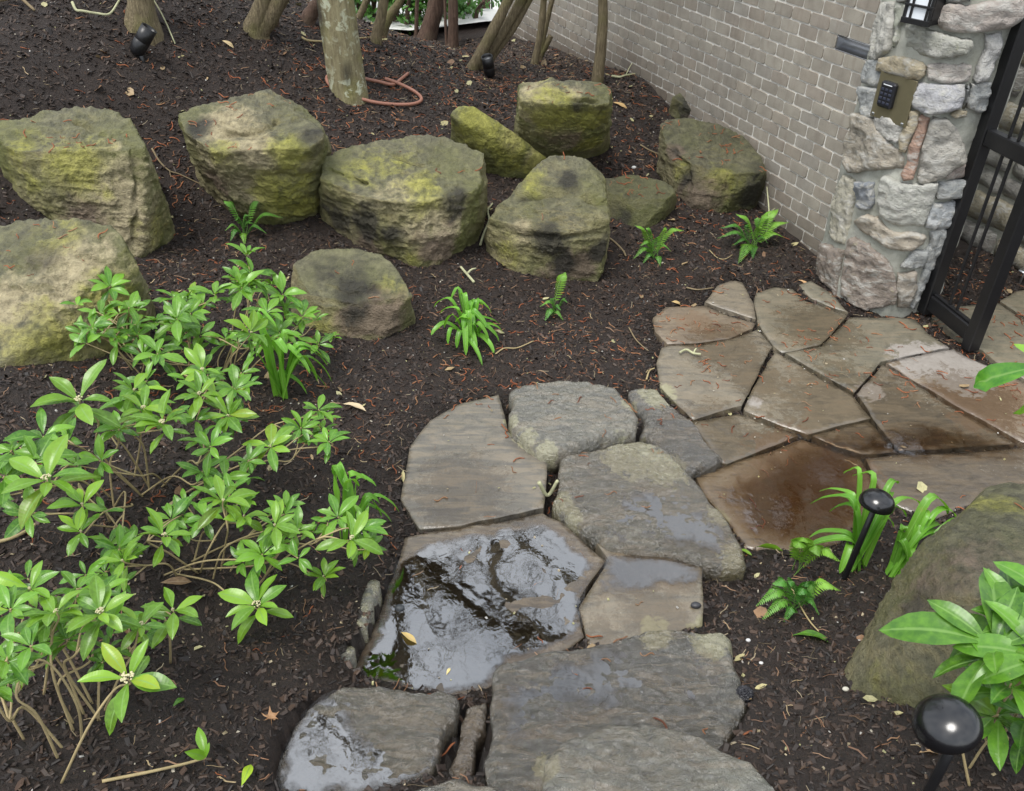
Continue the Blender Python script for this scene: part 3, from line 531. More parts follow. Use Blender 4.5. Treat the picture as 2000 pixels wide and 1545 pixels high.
    for pts, wd, dp in groove:
        pts = [hit(u, v) for u, v in pts]; pts = [p for p in pts if p is not None]; dm = np.full(len(V), 9.); nsg = max(1, len(pts) - 1)
        for a, b in zip(pts[:-1], pts[1:]):
            ab = b - a; t = np.clip(((Vw - a) @ ab) / (ab @ ab + 1e-9), 0, 1); dm = np.minimum(dm, np.linalg.norm(Vw - a - t[:, None] * ab, axis=1))
        g = np.exp(-(dm / wd * nz1) ** 2) * np.clip(.65 + .6 * fbm(V * 7 + s + 77, 2), .1, 1); V = V - out * (dp * 1.5 * g)[:, None]; A[:, 0] = np.maximum(A[:, 0], g * .6 * (dp > 0))  # crease shade painted along the groove as darker colour
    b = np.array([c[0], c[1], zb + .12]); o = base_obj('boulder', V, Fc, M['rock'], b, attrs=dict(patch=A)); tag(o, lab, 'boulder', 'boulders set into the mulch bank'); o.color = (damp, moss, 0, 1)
    vv = [tuple(v) for v in V]; SURF.append((V, [tuple(f) for f in Fc])); BVH_B.append((o, BVHTree.FromPolygons(vv, [tuple(f) for f in Fc]))); return o
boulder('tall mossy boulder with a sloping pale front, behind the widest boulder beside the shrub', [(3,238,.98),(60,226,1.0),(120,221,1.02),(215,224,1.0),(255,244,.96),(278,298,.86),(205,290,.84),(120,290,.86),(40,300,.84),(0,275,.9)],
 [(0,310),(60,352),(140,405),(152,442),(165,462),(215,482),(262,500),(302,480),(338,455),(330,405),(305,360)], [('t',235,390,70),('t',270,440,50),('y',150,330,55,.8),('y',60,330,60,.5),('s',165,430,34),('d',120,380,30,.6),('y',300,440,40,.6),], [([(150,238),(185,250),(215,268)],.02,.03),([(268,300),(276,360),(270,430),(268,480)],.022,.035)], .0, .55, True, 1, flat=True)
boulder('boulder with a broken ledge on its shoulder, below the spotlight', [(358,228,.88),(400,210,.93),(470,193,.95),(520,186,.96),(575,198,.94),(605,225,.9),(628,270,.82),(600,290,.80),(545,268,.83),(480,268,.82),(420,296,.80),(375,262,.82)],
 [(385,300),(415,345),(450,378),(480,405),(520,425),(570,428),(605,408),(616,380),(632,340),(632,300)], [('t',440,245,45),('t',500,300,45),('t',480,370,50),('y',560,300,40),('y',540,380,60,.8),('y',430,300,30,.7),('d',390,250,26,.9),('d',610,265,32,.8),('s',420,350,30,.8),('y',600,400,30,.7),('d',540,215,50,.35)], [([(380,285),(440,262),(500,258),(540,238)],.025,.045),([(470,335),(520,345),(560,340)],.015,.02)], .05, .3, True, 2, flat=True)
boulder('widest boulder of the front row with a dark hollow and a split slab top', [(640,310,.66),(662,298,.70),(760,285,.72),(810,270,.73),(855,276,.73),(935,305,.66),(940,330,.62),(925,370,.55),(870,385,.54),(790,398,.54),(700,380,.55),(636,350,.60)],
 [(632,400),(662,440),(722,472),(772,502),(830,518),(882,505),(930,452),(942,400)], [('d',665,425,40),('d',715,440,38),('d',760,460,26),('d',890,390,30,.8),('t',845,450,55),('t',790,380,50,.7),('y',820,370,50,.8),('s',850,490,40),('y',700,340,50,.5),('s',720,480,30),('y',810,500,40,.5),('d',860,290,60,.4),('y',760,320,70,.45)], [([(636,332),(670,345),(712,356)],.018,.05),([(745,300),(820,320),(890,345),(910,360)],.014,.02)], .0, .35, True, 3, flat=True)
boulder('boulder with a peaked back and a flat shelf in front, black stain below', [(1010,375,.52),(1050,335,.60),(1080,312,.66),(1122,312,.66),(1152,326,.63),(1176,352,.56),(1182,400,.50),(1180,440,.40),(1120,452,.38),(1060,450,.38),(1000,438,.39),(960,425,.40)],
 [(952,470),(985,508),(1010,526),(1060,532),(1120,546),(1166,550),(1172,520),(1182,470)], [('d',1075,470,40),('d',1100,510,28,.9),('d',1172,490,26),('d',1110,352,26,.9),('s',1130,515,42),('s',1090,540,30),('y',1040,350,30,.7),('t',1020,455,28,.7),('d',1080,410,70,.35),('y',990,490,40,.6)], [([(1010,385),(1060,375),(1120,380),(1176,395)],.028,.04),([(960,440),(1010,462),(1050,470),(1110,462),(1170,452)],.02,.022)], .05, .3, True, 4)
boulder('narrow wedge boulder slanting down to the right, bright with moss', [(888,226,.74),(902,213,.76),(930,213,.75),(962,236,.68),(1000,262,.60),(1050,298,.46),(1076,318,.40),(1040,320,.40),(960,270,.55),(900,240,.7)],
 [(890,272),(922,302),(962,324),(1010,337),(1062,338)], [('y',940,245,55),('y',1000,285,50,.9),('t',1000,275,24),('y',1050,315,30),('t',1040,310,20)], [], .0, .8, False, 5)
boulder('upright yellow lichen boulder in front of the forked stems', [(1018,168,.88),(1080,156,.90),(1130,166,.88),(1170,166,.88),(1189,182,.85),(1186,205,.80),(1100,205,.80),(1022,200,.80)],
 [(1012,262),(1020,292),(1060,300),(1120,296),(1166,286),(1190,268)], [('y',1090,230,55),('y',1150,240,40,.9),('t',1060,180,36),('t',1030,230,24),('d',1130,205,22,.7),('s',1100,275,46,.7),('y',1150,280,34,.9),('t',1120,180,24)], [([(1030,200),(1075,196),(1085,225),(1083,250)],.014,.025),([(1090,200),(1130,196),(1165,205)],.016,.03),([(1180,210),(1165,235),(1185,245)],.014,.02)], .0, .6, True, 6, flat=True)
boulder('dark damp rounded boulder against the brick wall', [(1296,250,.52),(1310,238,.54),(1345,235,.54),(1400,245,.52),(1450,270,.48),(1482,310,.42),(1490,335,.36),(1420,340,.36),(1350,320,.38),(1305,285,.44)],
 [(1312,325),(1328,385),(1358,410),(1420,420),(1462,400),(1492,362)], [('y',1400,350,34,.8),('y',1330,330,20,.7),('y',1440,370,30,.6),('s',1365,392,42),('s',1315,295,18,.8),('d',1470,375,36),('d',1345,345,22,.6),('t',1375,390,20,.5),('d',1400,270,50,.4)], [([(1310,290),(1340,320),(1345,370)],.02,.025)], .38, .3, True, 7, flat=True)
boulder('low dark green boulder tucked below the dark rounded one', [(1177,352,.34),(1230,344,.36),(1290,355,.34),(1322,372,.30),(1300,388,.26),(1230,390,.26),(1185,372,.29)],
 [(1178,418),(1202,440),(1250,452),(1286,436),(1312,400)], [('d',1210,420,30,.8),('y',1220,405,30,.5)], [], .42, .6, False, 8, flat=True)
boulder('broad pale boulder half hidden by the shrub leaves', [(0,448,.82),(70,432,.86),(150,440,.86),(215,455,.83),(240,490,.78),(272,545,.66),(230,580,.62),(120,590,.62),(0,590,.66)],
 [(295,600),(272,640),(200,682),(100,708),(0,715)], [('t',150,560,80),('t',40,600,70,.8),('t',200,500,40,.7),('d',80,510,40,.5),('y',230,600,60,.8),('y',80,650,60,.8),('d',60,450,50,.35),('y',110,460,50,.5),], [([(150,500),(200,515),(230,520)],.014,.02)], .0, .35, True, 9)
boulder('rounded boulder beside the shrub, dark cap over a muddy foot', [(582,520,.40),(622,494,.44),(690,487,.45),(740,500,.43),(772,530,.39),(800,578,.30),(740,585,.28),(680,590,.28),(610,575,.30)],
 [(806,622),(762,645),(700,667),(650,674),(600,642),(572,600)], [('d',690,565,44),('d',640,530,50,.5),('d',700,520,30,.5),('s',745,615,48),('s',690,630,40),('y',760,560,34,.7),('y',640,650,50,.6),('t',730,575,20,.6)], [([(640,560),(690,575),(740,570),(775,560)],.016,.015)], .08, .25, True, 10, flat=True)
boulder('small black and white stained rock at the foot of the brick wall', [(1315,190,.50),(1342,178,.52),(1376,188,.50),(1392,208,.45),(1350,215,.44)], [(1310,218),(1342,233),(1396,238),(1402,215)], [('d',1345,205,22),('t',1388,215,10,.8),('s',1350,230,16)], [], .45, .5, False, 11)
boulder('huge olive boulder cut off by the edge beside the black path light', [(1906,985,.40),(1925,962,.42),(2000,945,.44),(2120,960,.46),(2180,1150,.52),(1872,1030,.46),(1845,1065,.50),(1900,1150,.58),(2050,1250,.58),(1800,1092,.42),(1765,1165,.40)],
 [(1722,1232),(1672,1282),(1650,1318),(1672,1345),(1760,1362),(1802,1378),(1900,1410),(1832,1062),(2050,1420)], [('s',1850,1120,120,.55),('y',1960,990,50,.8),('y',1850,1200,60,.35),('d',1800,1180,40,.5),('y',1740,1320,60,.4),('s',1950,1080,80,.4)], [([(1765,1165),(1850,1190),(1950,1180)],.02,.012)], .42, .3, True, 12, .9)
# low upright edging stones between bed and landing
for P0, lab in (([(738,1132),(700,1225)], 'thin upright edging stone with a lichen-grey tip beside the puddle'), ([(692,1262),(640,1330)], 'low wet edging stone where the shrub bed meets the puddled slab')):
    a, b = atz(*P0[0], .16), atz(*P0[1], .17); t = (b - a) / np.linalg.norm(b - a); n = np.array([-t[1], t[0], 0]); V = []; Fc = []
    xy = np.array([a[:2] - n[:2] * .028, a[:2] + n[:2] * .012, b[:2] + n[:2] * .02, b[:2] - n[:2] * .03]); V, Fc = slab(xy, .02, lambda x, y: .17 + .012 * fbm(p3(x * 9, y * 9), 3), .02, .02, .012, P0[0][0], .0, .015, .02)
    o = base_obj('edging_stone', V, Fc, M['slate'], [*xy.mean(0), .03], attrs=dict(patch=np.tile(np.array([.3, 0, .45, 0], np.float32), (len(V), 1)))); tag(o, lab, 'edging stone', 'edging stones of the shrub bed'); o.color = (.12, .12, .09, 1)
# ------------------------------------------------------------------ brick wall
WT = np.array([1.30459321, 6.25910685, CZ - .98095066]); WU = np.array([.37537726, -.92687211, 0]); WN = np.array([-.92687211, -.37537726, 0]); BL, BH = .171731, .0762
def onwall(u, v):
    r = ray(u, v); k = ((WT - [0, 0, CZ]) @ WN) / (r @ WN); P = r * k + [0, 0, CZ]; return (P - WT) @ WU / BL, (WT[2] - P[2]) / BH
def wp(i, j, d=0.): return WT + WU * BL * i + np.array([0, 0, -BH * j]) + WN * d
wall = tag(empty('brick_wall', tuple(wp(0, 17))), 'long grey brown brick wall with pale mortar joints behind the boulders', 'wall')
I0, I1, J0, J1 = -22.4, 9.9, -13, 20
lw = [onwall(1637, 62), onwall(1637, 92), onwall(1702, 84), onwall(1698, 116)]
LI0, LI1 = 6.52, 8.62; LJ0 = round(lw[0][1] + .0); LJ1 = LJ0 + 1
pl = onwall(1637, 64); pb = onwall(1634, 94); print('light', pl, pb, onwall(1706, 86), onwall(1700, 116))
def wquad(i0, i1, j0, j1, d0, d1):
    return box(.5 * (wp(i0, j0, d0) + wp(i1, j1, d1)), WU * BL * (i1 - i0) / 2, WN * (d1 - d0) / 2, np.array([0, 0, BH * (j1 - j0) / 2]), .001)
LJ0 = int(round(.5 * (pl[1] + pb[1]) - .5)); LJ1 = LJ0 + 1; LI0 = pl[0]
V, Fc = join([wquad(I0, I1, J0, LJ0, -.12, -.004), wquad(I0, I1, LJ1, J1, -.12, -.004), wquad(I0, LI0, LJ0, LJ1, -.12, -.004), wquad(LI0, I1, LJ0, LJ1, -.12, -.07)])
obj('mortar_bed', mesh('mortar_bed', V - np.array(wall.location), Fc, smooth=False), M['mortar'], wall)
def brickmesh(seed):
    rg = np.random.default_rng(seed); w, h = BL / 2 - .0048, BH / 2 - .0046; r = .011; out = []
    for cx, cy, a0 in ((w - r, h - r, 0), (-w + r, h - r, 90), (-w + r, -h + r, 180), (w - r, -h + r, 270)):
        for k in range(3):
            a = math.radians(a0 + 45 * k); out.append((cx + r * math.cos(a) + rg.normal(0, .0011), cy + r * math.sin(a) + rg.normal(0, .0011)))
    out = np.array(out); n = len(out); V = [np.c_[out * [.985, .97], np.full(n, .0015)], np.c_[out, np.full(n, -.002)], np.c_[out, np.full(n, -.05)]]; V = np.vstack([np.array([[0, 0, .0022]]), *V])
    Fc = [(0, 1 + k, 1 + (k + 1) % n) for k in range(n)]
    for s_ in (0, 1): Fc += [(1 + s_ * n + k, 1 + (s_ + 1) * n + k, 1 + (s_ + 1) * n + (k + 1) % n, 1 + s_ * n + (k + 1) % n) for k in range(n)]
    return V, Fc
BMS = [brickmesh(k) for k in range(8)]; WM = np.stack([WU, [0, 0, 1.], WN], 1)
BME = [mesh('brick', V @ WM.T, Fc, smooth=False) for V, Fc in BMS]
for me in BME: me.materials.append(M['brick'])
BCOL = .6 * np.array([.292, .262, .214]) + .4 * np.array([(.29,.265,.225),(.265,.245,.21),(.30,.28,.24),(.285,.245,.20),(.255,.245,.225),(.32,.30,.255),(.25,.215,.185)])
cells = []
for j in range(J0 + 1, J1):
    off = 0. if j % 2 else .5
    for i in np.arange(math.floor(I0), I1 + 1):
        a = i + off; ctr = a + .5; jj = j - .5
        if ctr < I0 + .3 or ctr > I1 - .2: continue
        if LJ0 - .2 < jj < LJ1 + .2 and ctr + .45 > LI0 and ctr - .45 < LI0 + 3.2: continue
        P = wp(ctr, jj); g = H(P[0] + WN[0] * .05, P[1] + WN[1] * .05)
        if P[2] < g - .07: continue
        p = proj(P); vis = -60 < p[1] < 1600 and -60 < p[0] < 2060; d = np.linalg.norm(P - [0, 0, CZ]); cells.append((not vis, d, ctr, jj, P))
cells.sort(key=lambda c: c[:2]); jv, jf, jt, o_ = [], [], [], 0
for n_, (hid, d, i, j, P) in enumerate(cells):
    k = random.randrange(8); colr = BCOL[random.randrange(len(BCOL))] * random.uniform(.93, 1.07)
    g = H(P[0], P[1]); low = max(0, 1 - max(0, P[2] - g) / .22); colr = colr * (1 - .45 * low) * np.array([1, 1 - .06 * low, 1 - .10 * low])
    Q = P + WN * random.uniform(-.003, .0025)
    if n_ < 300:
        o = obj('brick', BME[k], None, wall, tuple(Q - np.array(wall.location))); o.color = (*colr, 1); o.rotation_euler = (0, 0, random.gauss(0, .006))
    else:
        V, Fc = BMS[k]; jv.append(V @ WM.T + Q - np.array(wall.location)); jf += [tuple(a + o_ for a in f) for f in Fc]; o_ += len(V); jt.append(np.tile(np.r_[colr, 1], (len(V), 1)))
tag(obj('brick_courses', mesh('brick_courses', np.concatenate(jv), jf, dict(tint=np.concatenate(jt)), smooth=False), M['brick_far'], wall), kind='stuff')
# recessed step light: a concave steel louvre in a one-course slot
li1 = LI0 + 2.6; lamp = tag(empty('step_light', tuple(wp(LI0, LJ1))), 'brushed steel step light recessed in the brick wall beside the stone pillar', 'wall light')
lo = np.array(lamp.location); prof = [(-.002, .004), (-.018, .008), (-.034, .018), (-.047, .036), (-.055, .066), (-.056, BH - .006), (-.056, BH - .004)]; V = []; Fc = []
for i in (LI0 + .03, li1):
    for d, z in prof: V.append(wp(i, LJ1, d) + [0, 0, z + .004])
n = len(prof); Fc = [(k, k + 1, n + k + 1, n + k) for k in range(3)] ; V = np.array(V)
curve = V.copy(); obj('louvre', mesh('louvre', curve - lo, [(k, k + 1, n + k + 1, n + k) for k in range(4)]), M['steel'], lamp)
fr = join([wquad(LI0, li1, LJ1 - .05, LJ1 - .0, -.05, .001), wquad(LI0, li1, LJ0 + .02, LJ0 + .10, -.05, .000), wquad(LI0, LI0 + .05, LJ0 + .1, LJ1 - .06, -.05, .0)]); obj('frame', mesh('frame', fr[0] - lo, fr[1], smooth=False), M['steel'], lamp)
# ------------------------------------------------------------------ stone pillar
PLAN = np.array([(2.02, 5.02), (1.885, 4.80), (1.800, 4.60), (1.835, 4.33), (1.945, 4.17), (2.09, 4.10), (2.235, 4.13), (2.42, 4.27), (2.52, 4.6), (2.42, 5.0)])
# refine plan to a smooth curve
def closed(P, n=96):
    m = len(P); out = []
    for s in np.linspace(0, m, n, endpoint=False):
        i = int(s); t = s - i; a, b, c, d = (P[(i + q) % m] for q in (-1, 0, 1, 2)); out.append(.5 * (2 * b + (c - a) * t + (2 * a - 5 * b + 4 * c - d) * t * t + (3 * b - a - 3 * c + d) * t ** 3))
    return np.array(out)
PC = closed(PLAN); NPC = len(PC); SEG = np.linalg.norm(np.roll(PC, -1, 0) - PC, axis=1); CUM = np.r_[0, np.cumsum(SEG)]; PTOP = 2.25
def pmap(V):
    s = np.mod(V[:, 0], CUM[-1]); k = np.clip(np.searchsorted(CUM, s, 'right') - 1, 0, NPC - 1); t = (s - CUM[k]) / SEG[k]; A = PC[k]; B = PC[(k + 1) % NPC]; xy = A + (B - A) * t[:, None]
    tn = (np.roll(PC, -1, 0) - np.roll(PC, 1, 0)); tn /= np.linalg.norm(tn, axis=1)[:, None]; T = tn[k] * (1 - t)[:, None] + tn[(k + 1) % NPC] * t[:, None]; N = np.stack([T[:, 1], -T[:, 0]], 1)
    return np.c_[xy + N * V[:, 2:3], V[:, 1]]
_bv = BVHTree.FromPolygons([(x, y, z) for z in (-.2, PTOP + 1) for x, y in PC], [(k, (k + 1) % NPC, NPC + (k + 1) % NPC, NPC + k) for k in range(NPC)])
def onpil(u, v):
    h = _bv.ray_cast(Vector((0, 0, CZ)), Vector(ray(u, v)))
    if h[0] is None: return None
    k = h[2]; p = np.array(h[0]); s = CUM[k] + np.linalg.norm(p[:2] - PC[k]); return np.array([s, p[2]])
pillar = tag(empty('stone_pillar', (2.1, 4.5, 0)), 'rubble stone gate pillar with grey, ochre and rust coloured stones', 'pillar'); po = np.array(pillar.location)
_sgn = np.sign(sum(PC[i - 1, 0] * PC[i, 1] - PC[i, 0] * PC[i - 1, 1] for i in range(NPC)))
# mortar core as a fine rough skin
ns, nz = 220, 120; sg, zg = np.meshgrid(np.linspace(0, CUM[-1], ns, endpoint=False), np.linspace(-.12, PTOP, nz)); q3 = pmap(np.c_[sg.ravel(), zg.ravel(), np.zeros(sg.size)])
dsp = -.012 + .012 * fbm(q3 * 14, 4); V = pmap(np.c_[sg.ravel(), zg.ravel(), dsp]); I = np.arange(ns * nz).reshape(nz, ns); Ir = np.roll(I, -1, 1)
Fc = np.stack([I[:-1].ravel(), Ir[:-1].ravel(), Ir[1:].ravel(), I[1:].ravel()], 1)
obj('mortar_core', mesh('mortar_core', V - po, Fc), M['pmortar'], pillar)
def z4(pts): return [(1600 + x / 5, y / 5) for x, y in pts]
def z5(pts): return [(1600 + x / 5, 240 + y / 5) for x, y in pts]
def z6(pts): return [(1600 + x / 3.68, 300 + y / 3.68) for x, y in pts]
gy, wh, dk, oc, br, rd = (.27,.28,.275), (.40,.39,.35), (.19,.205,.225), (.32,.275,.19), (.205,.17,.14), (.27,.175,.13)
PST = [(z4([(625,15),(725,20),(732,250),(692,485),(570,590),(492,585),(530,420),(590,150)]), wh, .035), (z4([(490,595),(600,585),(585,700),(648,745),(640,830),(560,836),(446,815),(460,720)]), gy, .03),
 (z4([(738,12),(888,35),(868,180),(790,255),(770,420),(722,470),(742,250)]), (.33,.34,.28), .02), (z4([(800,262),(960,240),(1140,302),(1340,345),(1490,370),(1500,430),(1440,520),(1300,560),(1160,575),(1000,530),(860,490),(808,420)]), (.29,.29,.25), .055),
 (z4([(1150,65),(1280,40),(1420,62),(1560,30),(1700,-10),(1960,-60),(1920,150),(1830,250),(1600,300),(1380,320),(1200,290),(1122,220),(1122,130)]), (.31,.275,.245), .05), (z4([(622,560),(760,530),(900,580),(1045,632),(1040,720),(980,785),(850,768),(700,720),(582,690),(592,620)]), oc, .05),
 (z4([(1062,622),(1200,610),(1478,632),(1470,700),(1430,780),(1250,808),(1080,790),(1052,720)]), (.33,.30,.27), .035), (z4([(422,870),(450,842),(608,882),(600,1000),(560,1138),(500,1152),(440,1120),(430,1000)]), gy, .035),
 (z4([(962,802),(1150,820),(1420,812),(1392,1040),(1280,1088),(1120,1108),(1000,1080),(912,1020),(932,930)]), (.33,.33,.34), .05), (z4([(562,1122),(700,1152),(828,1222),(818,1340),(770,1388),(660,1350),(540,1260),(526,1180)]), (.37,.36,.33), .045),
 (z4([(882,1072),(978,1082),(958,1220),(880,1380),(848,1488),(782,1478),(800,1340),(862,1200)]), oc, .03), ([(1798,226),(1815,232),(1810,255),(1797,290),(1792,324),(1786,348),(1766,352),(1760,338),(1772,316),(1775,288),(1787,260)], rd, .03),
 (z5([(1100,-55),(1250,-50),(1350,60),(1400,200),(1390,350),(1280,440),(1180,530),(1020,600),(955,560),(985,420),(995,260),(1055,100)]), (.30,.285,.25), .05), (z5([(382,20),(400,-95),(520,-40),(640,150),(760,262),(828,330),(820,450),(650,468),(500,468),(330,490),(286,400),(302,250),(342,100)]), (.28,.25,.20), .05),
 (z5([(232,560),(270,512),(338,560),(338,700),(308,900),(268,1060),(238,1188),(140,1150),(92,1080),(140,900),(182,720)]), (.36,.34,.27), .04), (z5([(392,572),(528,582),(538,800),(500,843),(400,838),(352,750),(372,650)]), dk, .035),
 (z5([(622,540),(650,512),(800,582),(1000,602),(1148,572),(1108,760),(1020,998),(870,998),(780,1012),(680,960),(602,890),(572,760)]), (.36,.36,.32), .05), (z5([(1164,572),(1420,540),(1400,690),(1220,738),(1138,748),(1142,650)]), gy, .03),
 (z5([(1112,782),(1370,745),(1330,990),(1100,1028),(1032,1018),(1062,900)]), (.33,.345,.35), .035), (z5([(332,960),(450,902),(560,912),(640,1010),(730,1068),(900,1060),(1028,1090),(1008,1170),(900,1238),(760,1248),(680,1228),(520,1110),(400,1050)]), (.33,.29,.23), .05),
 ([(1614,476),(1648,488),(1636,556),(1630,585),(1602,536)], br, .03), ([(1656,470),(1668,464),(1695,475),(1735,505),(1746,531),(1751,561),(1748,592),(1703,603),(1690,607),(1668,596),(1642,574),(1649,536)], (.215,.18,.15), .045),
 ([(1758,518),(1785,488),(1812,489),(1801,521),(1762,520)], gy, .03), ([(1753,534),(1788,527),(1788,558),(1774,601),(1752,600),(1749,561)], (.25,.22,.18), .035), ([(1806,524),(1816,529),(1800,572),(1786,604),(1778,602),(1792,560)], gy, .02),
 (z4([(1610,335),(1800,305),(1790,420),(1700,640),(1602,778),(1490,800),(1560,600),(1620,470)]), (.37,.365,.35), .035), (z4([(1442,1002),(1480,812),(1650,792),(1640,1000),(1580,1120),(1460,1052)]), gy, .03), (z4([(1282,1120),(1350,1072),(1438,1082),(1430,1138),(1340,1150)]), oc, .02),
 (z5([(1215,520),(1290,445),(1410,380),(1420,520),(1230,555)]), (.30,.25,.22), .02), (z5([(1070,1200),(1140,1060),(1260,1020),(1250,1250),(1180,1400),(1020,1480),(1020,1300)]), gy, .025), (z4([(1450,810),(1470,980),(1420,1060),(1430,880)]), gy, .015),
 ([(1817,452),(1850,440),(1845,500),(1815,485)], gy, .02), (z4([(760,-60),(910,-60),(905,8),(770,10)]), wh, .02), (z4([(1200,-70),(1500,-70),(1480,10),(1250,30)]), gy, .03)]
for n_, (P, colr, bul) in enumerate(PST):
    S = [onpil(u, v) for u, v in P]; S = [s for s in S if s is not None]
    if len(S) < 4: print('stone lost', n_); continue
    S = np.array(S); c0 = S.mean(0); sd = n_ * 9.1; tl = RNG.normal(0, .09, 2)
    def zf(x, y, c=c0, b=bul, sd=sd, t=tl):
        q = np.stack([x * 6, y * 6, np.zeros_like(x) + sd], -1); f1 = fbm(q, 2); b = b * .72; return b * .55 + (x - c[0]) * t[0] + (y - c[1]) * t[1] + b * .45 * np.round(f1 * 3.2) / 3.2 + b * .1 * f1 + .015 * fbm(q * 2.6, 3, True) + .006 * fbm(q * 8, 3, True)
    V, Fc = slab(S, .03, zf, .014, .0125, .010, sd, .001, bul * .2, .006, pmap, 0)
    b = pmap(np.array([[*c0, 0.]]))[0]; o = base_obj('stone', V, Fc, M['wstone'], b); o.parent = pillar; o.location = Vector(b - po); o.color = (*colr, 1)
# keypad on its metal plate
kp = np.array([onpil(*p) for p in ((1729, 145), (1792, 158), (1770, 242), (1714, 222))]); cs, cz = kp.mean(0)
def pfr(s, z):
    a = pmap(np.array([[s, z, 0.]]))[0]; b = pmap(np.array([[s + .02, z, 0.]]))[0]; n = pmap(np.array([[s, z, 1.]]))[0] - a; t = (b - a) / np.linalg.norm(b - a); n = np.array([n[0], n[1], 0]); n /= np.linalg.norm(n); t = t - n * (t @ n); return a, t / np.linalg.norm(t), n
a, t, n = pfr(cs, cz); wS = abs(kp[1][0] - kp[0][0]) / 2 + .012; hS = (kp[:2, 1].mean() - kp[2:, 1].mean()) / 2 + .012
if (ray(1800, 200) - ray(1700, 200)) @ t < 0: t = -t
kr = tag(empty('keypad', tuple(a)), 'black entry keypad on a brass toned plate set into the stone pillar', 'keypad'); up3 = np.array([0, 0, 1.])
def part(name, bx, mat, parent, org): return obj(name, mesh(name, bx[0] - org, bx[1], smooth=False), mat, parent)
part('plate', box(a + n * .008, t * wS, n * .005, up3 * hS, .002), M['plate'], kr, a)
kq = onpil(1740, 184); kc = pfr(*kq)[0] + n * .024; ppt = np.linalg.norm(proj(kc + t * .01) - proj(kc)) / .01; ppz = np.linalg.norm(proj(kc + up3 * .01) - proj(kc)) / .01; kw, kh = 14.5 / ppt, 26 / ppz
kb = part('keypad_body', box(kc, t * kw, n * .014, up3 * kh, .010), M['key'], kr, a); print('keypad', kw, kh, wS, hS)
for r_ in range(4):
    for c_ in range(3):
        bx = box(kc + t * (c_ - 1) * kw * .56 + up3 * kh * (.40 - r_ * .34) + n * .0145, t * kw * .19, n * .002, up3 * kh * .10, .002); obj('button', mesh('button', bx[0] - a, bx[1], smooth=False), M['keycap'], kb)
part('name_strip', box(kc + up3 * kh * .76 + n * .0142, t * kw * .6, n * .0008, up3 * kh * .035, .0005), M['white'], kb, a)
for sx, sz in ((-.84, -.88), (.84, -.9)):
    bx = box(a + t * wS * sx + up3 * hS * sz + n * .014, t * .008, n * .003, up3 * .008, .003); part('screw', bx, M['steel'], kr, a)
# lantern on the pillar
la = np.array([onpil(1784, 34), onpil(1834, 50)]); a, t, n = pfr(la[:, 0].mean(), la[:, 1].mean())
if (ray(1800, 40) - ray(1700, 40)) @ t < 0: t = -t
lw2 = abs(la[1][0] - la[0][0]) / 2 - .006; bz = a + n * .05; LH = .34
ln = tag(empty('wall_lantern', tuple(bz)), 'black framed lantern with white glass panes high on the stone pillar', 'lantern')
part('glass_pane', box(bz + up3 * LH / 2, t * (lw2 - .006), n * .03, up3 * (LH / 2 - .004), .002), M['glass'], ln, bz)
for q, s_ in [(-lw2, .007), (lw2, .007), (-lw2 * .52, .005), (lw2 * .72, .005)]: part('upright', box(bz + t * q + n * .033 + up3 * LH / 2, t * s_, n * .006, up3 * LH / 2, .001), M['black'], ln, bz)
for z_, s_ in ((.008, .012), (.075, .005), (LH - .02, .02), (LH - .09, .005)): part('crossbar', box(bz + up3 * z_ + n * .034, t * (lw2 + .009), n * .0085, up3 * s_, .001), M['black'], ln, bz)
for sgn in (-1, 1): part('side_frame', box(bz + t * sgn * (lw2 + .004) - n * .012 + up3 * LH / 2, t * .0035, n * .036, up3 * LH / 2, .001), M['black'], ln, bz)
part('back_plate', box(bz - n * .05 + up3 * LH / 2, t * lw2, n * .018, up3 * LH / 2, .002), M['black'], ln, bz)
# ------------------------------------------------------------------ iron gate
g0 = atz(1806, 610, .01); g1 = atz(1893, 682, .01); gd = g1 - g0; gl = np.linalg.norm(gd); gd /= gl; gn = np.array([gd[1], -gd[0], 0]); gate = tag(empty('iron_gate', tuple(g0)), 'black steel gate frame with slim bars standing at the stone pillar', 'gate')
def zat(xy, v):
    zz = np.linspace(-.1, 3.2, 800); pv = np.array([proj([*xy, z])[1] for z in zz]); return zz[np.argmin(abs(pv - v))]
def gbox(name, s0, s1, z0, z1, th, mat=M['black'], off=0.): return part(name, box(g0 + gd * (s0 + s1) / 2 + up3 * ((z0 + z1) / 2 - .01) + gn * off, gd * (s1 - s0) / 2, gn * th, up3 * (z1 - z0) / 2, .005), mat, gate, g0)
zb0, zb1 = zat((g0 + gd * .06)[:2], 608), zat((g0 + gd * .06)[:2], 581); zm0, zm1 = zat((g0 + gd * .05)[:2], 286), zat((g0 + gd * .05)[:2], 254)
print('gate', gl, zb0, zb1, zm0, zm1, proj(g0), proj(g1))
gbox('post', -.033, .033, .01, 2.15, .033); gbox('post', gl - .033, gl + .033, .015, 2.15, .033)
gbox('rail', .033, gl - .033, zb0, zb1, .026); gbox('rail', .033, gl - .033, zm0, zm1, .026); gbox('rail', .033, gl - .033, 2.05, 2.12, .026)
gbox('glazing_bead', .034, gl - .034, zb1 + .0005, zb1 + .012, .012)
for f in (.40, .56):
    gbox('bar', gl * f - .0075, gl * f + .0075, zb1 + .013, zm0 - .001, .0075); gbox('bar', gl * f - .0075, gl * f + .0075, zm1 + .001, 2.05, .0075)
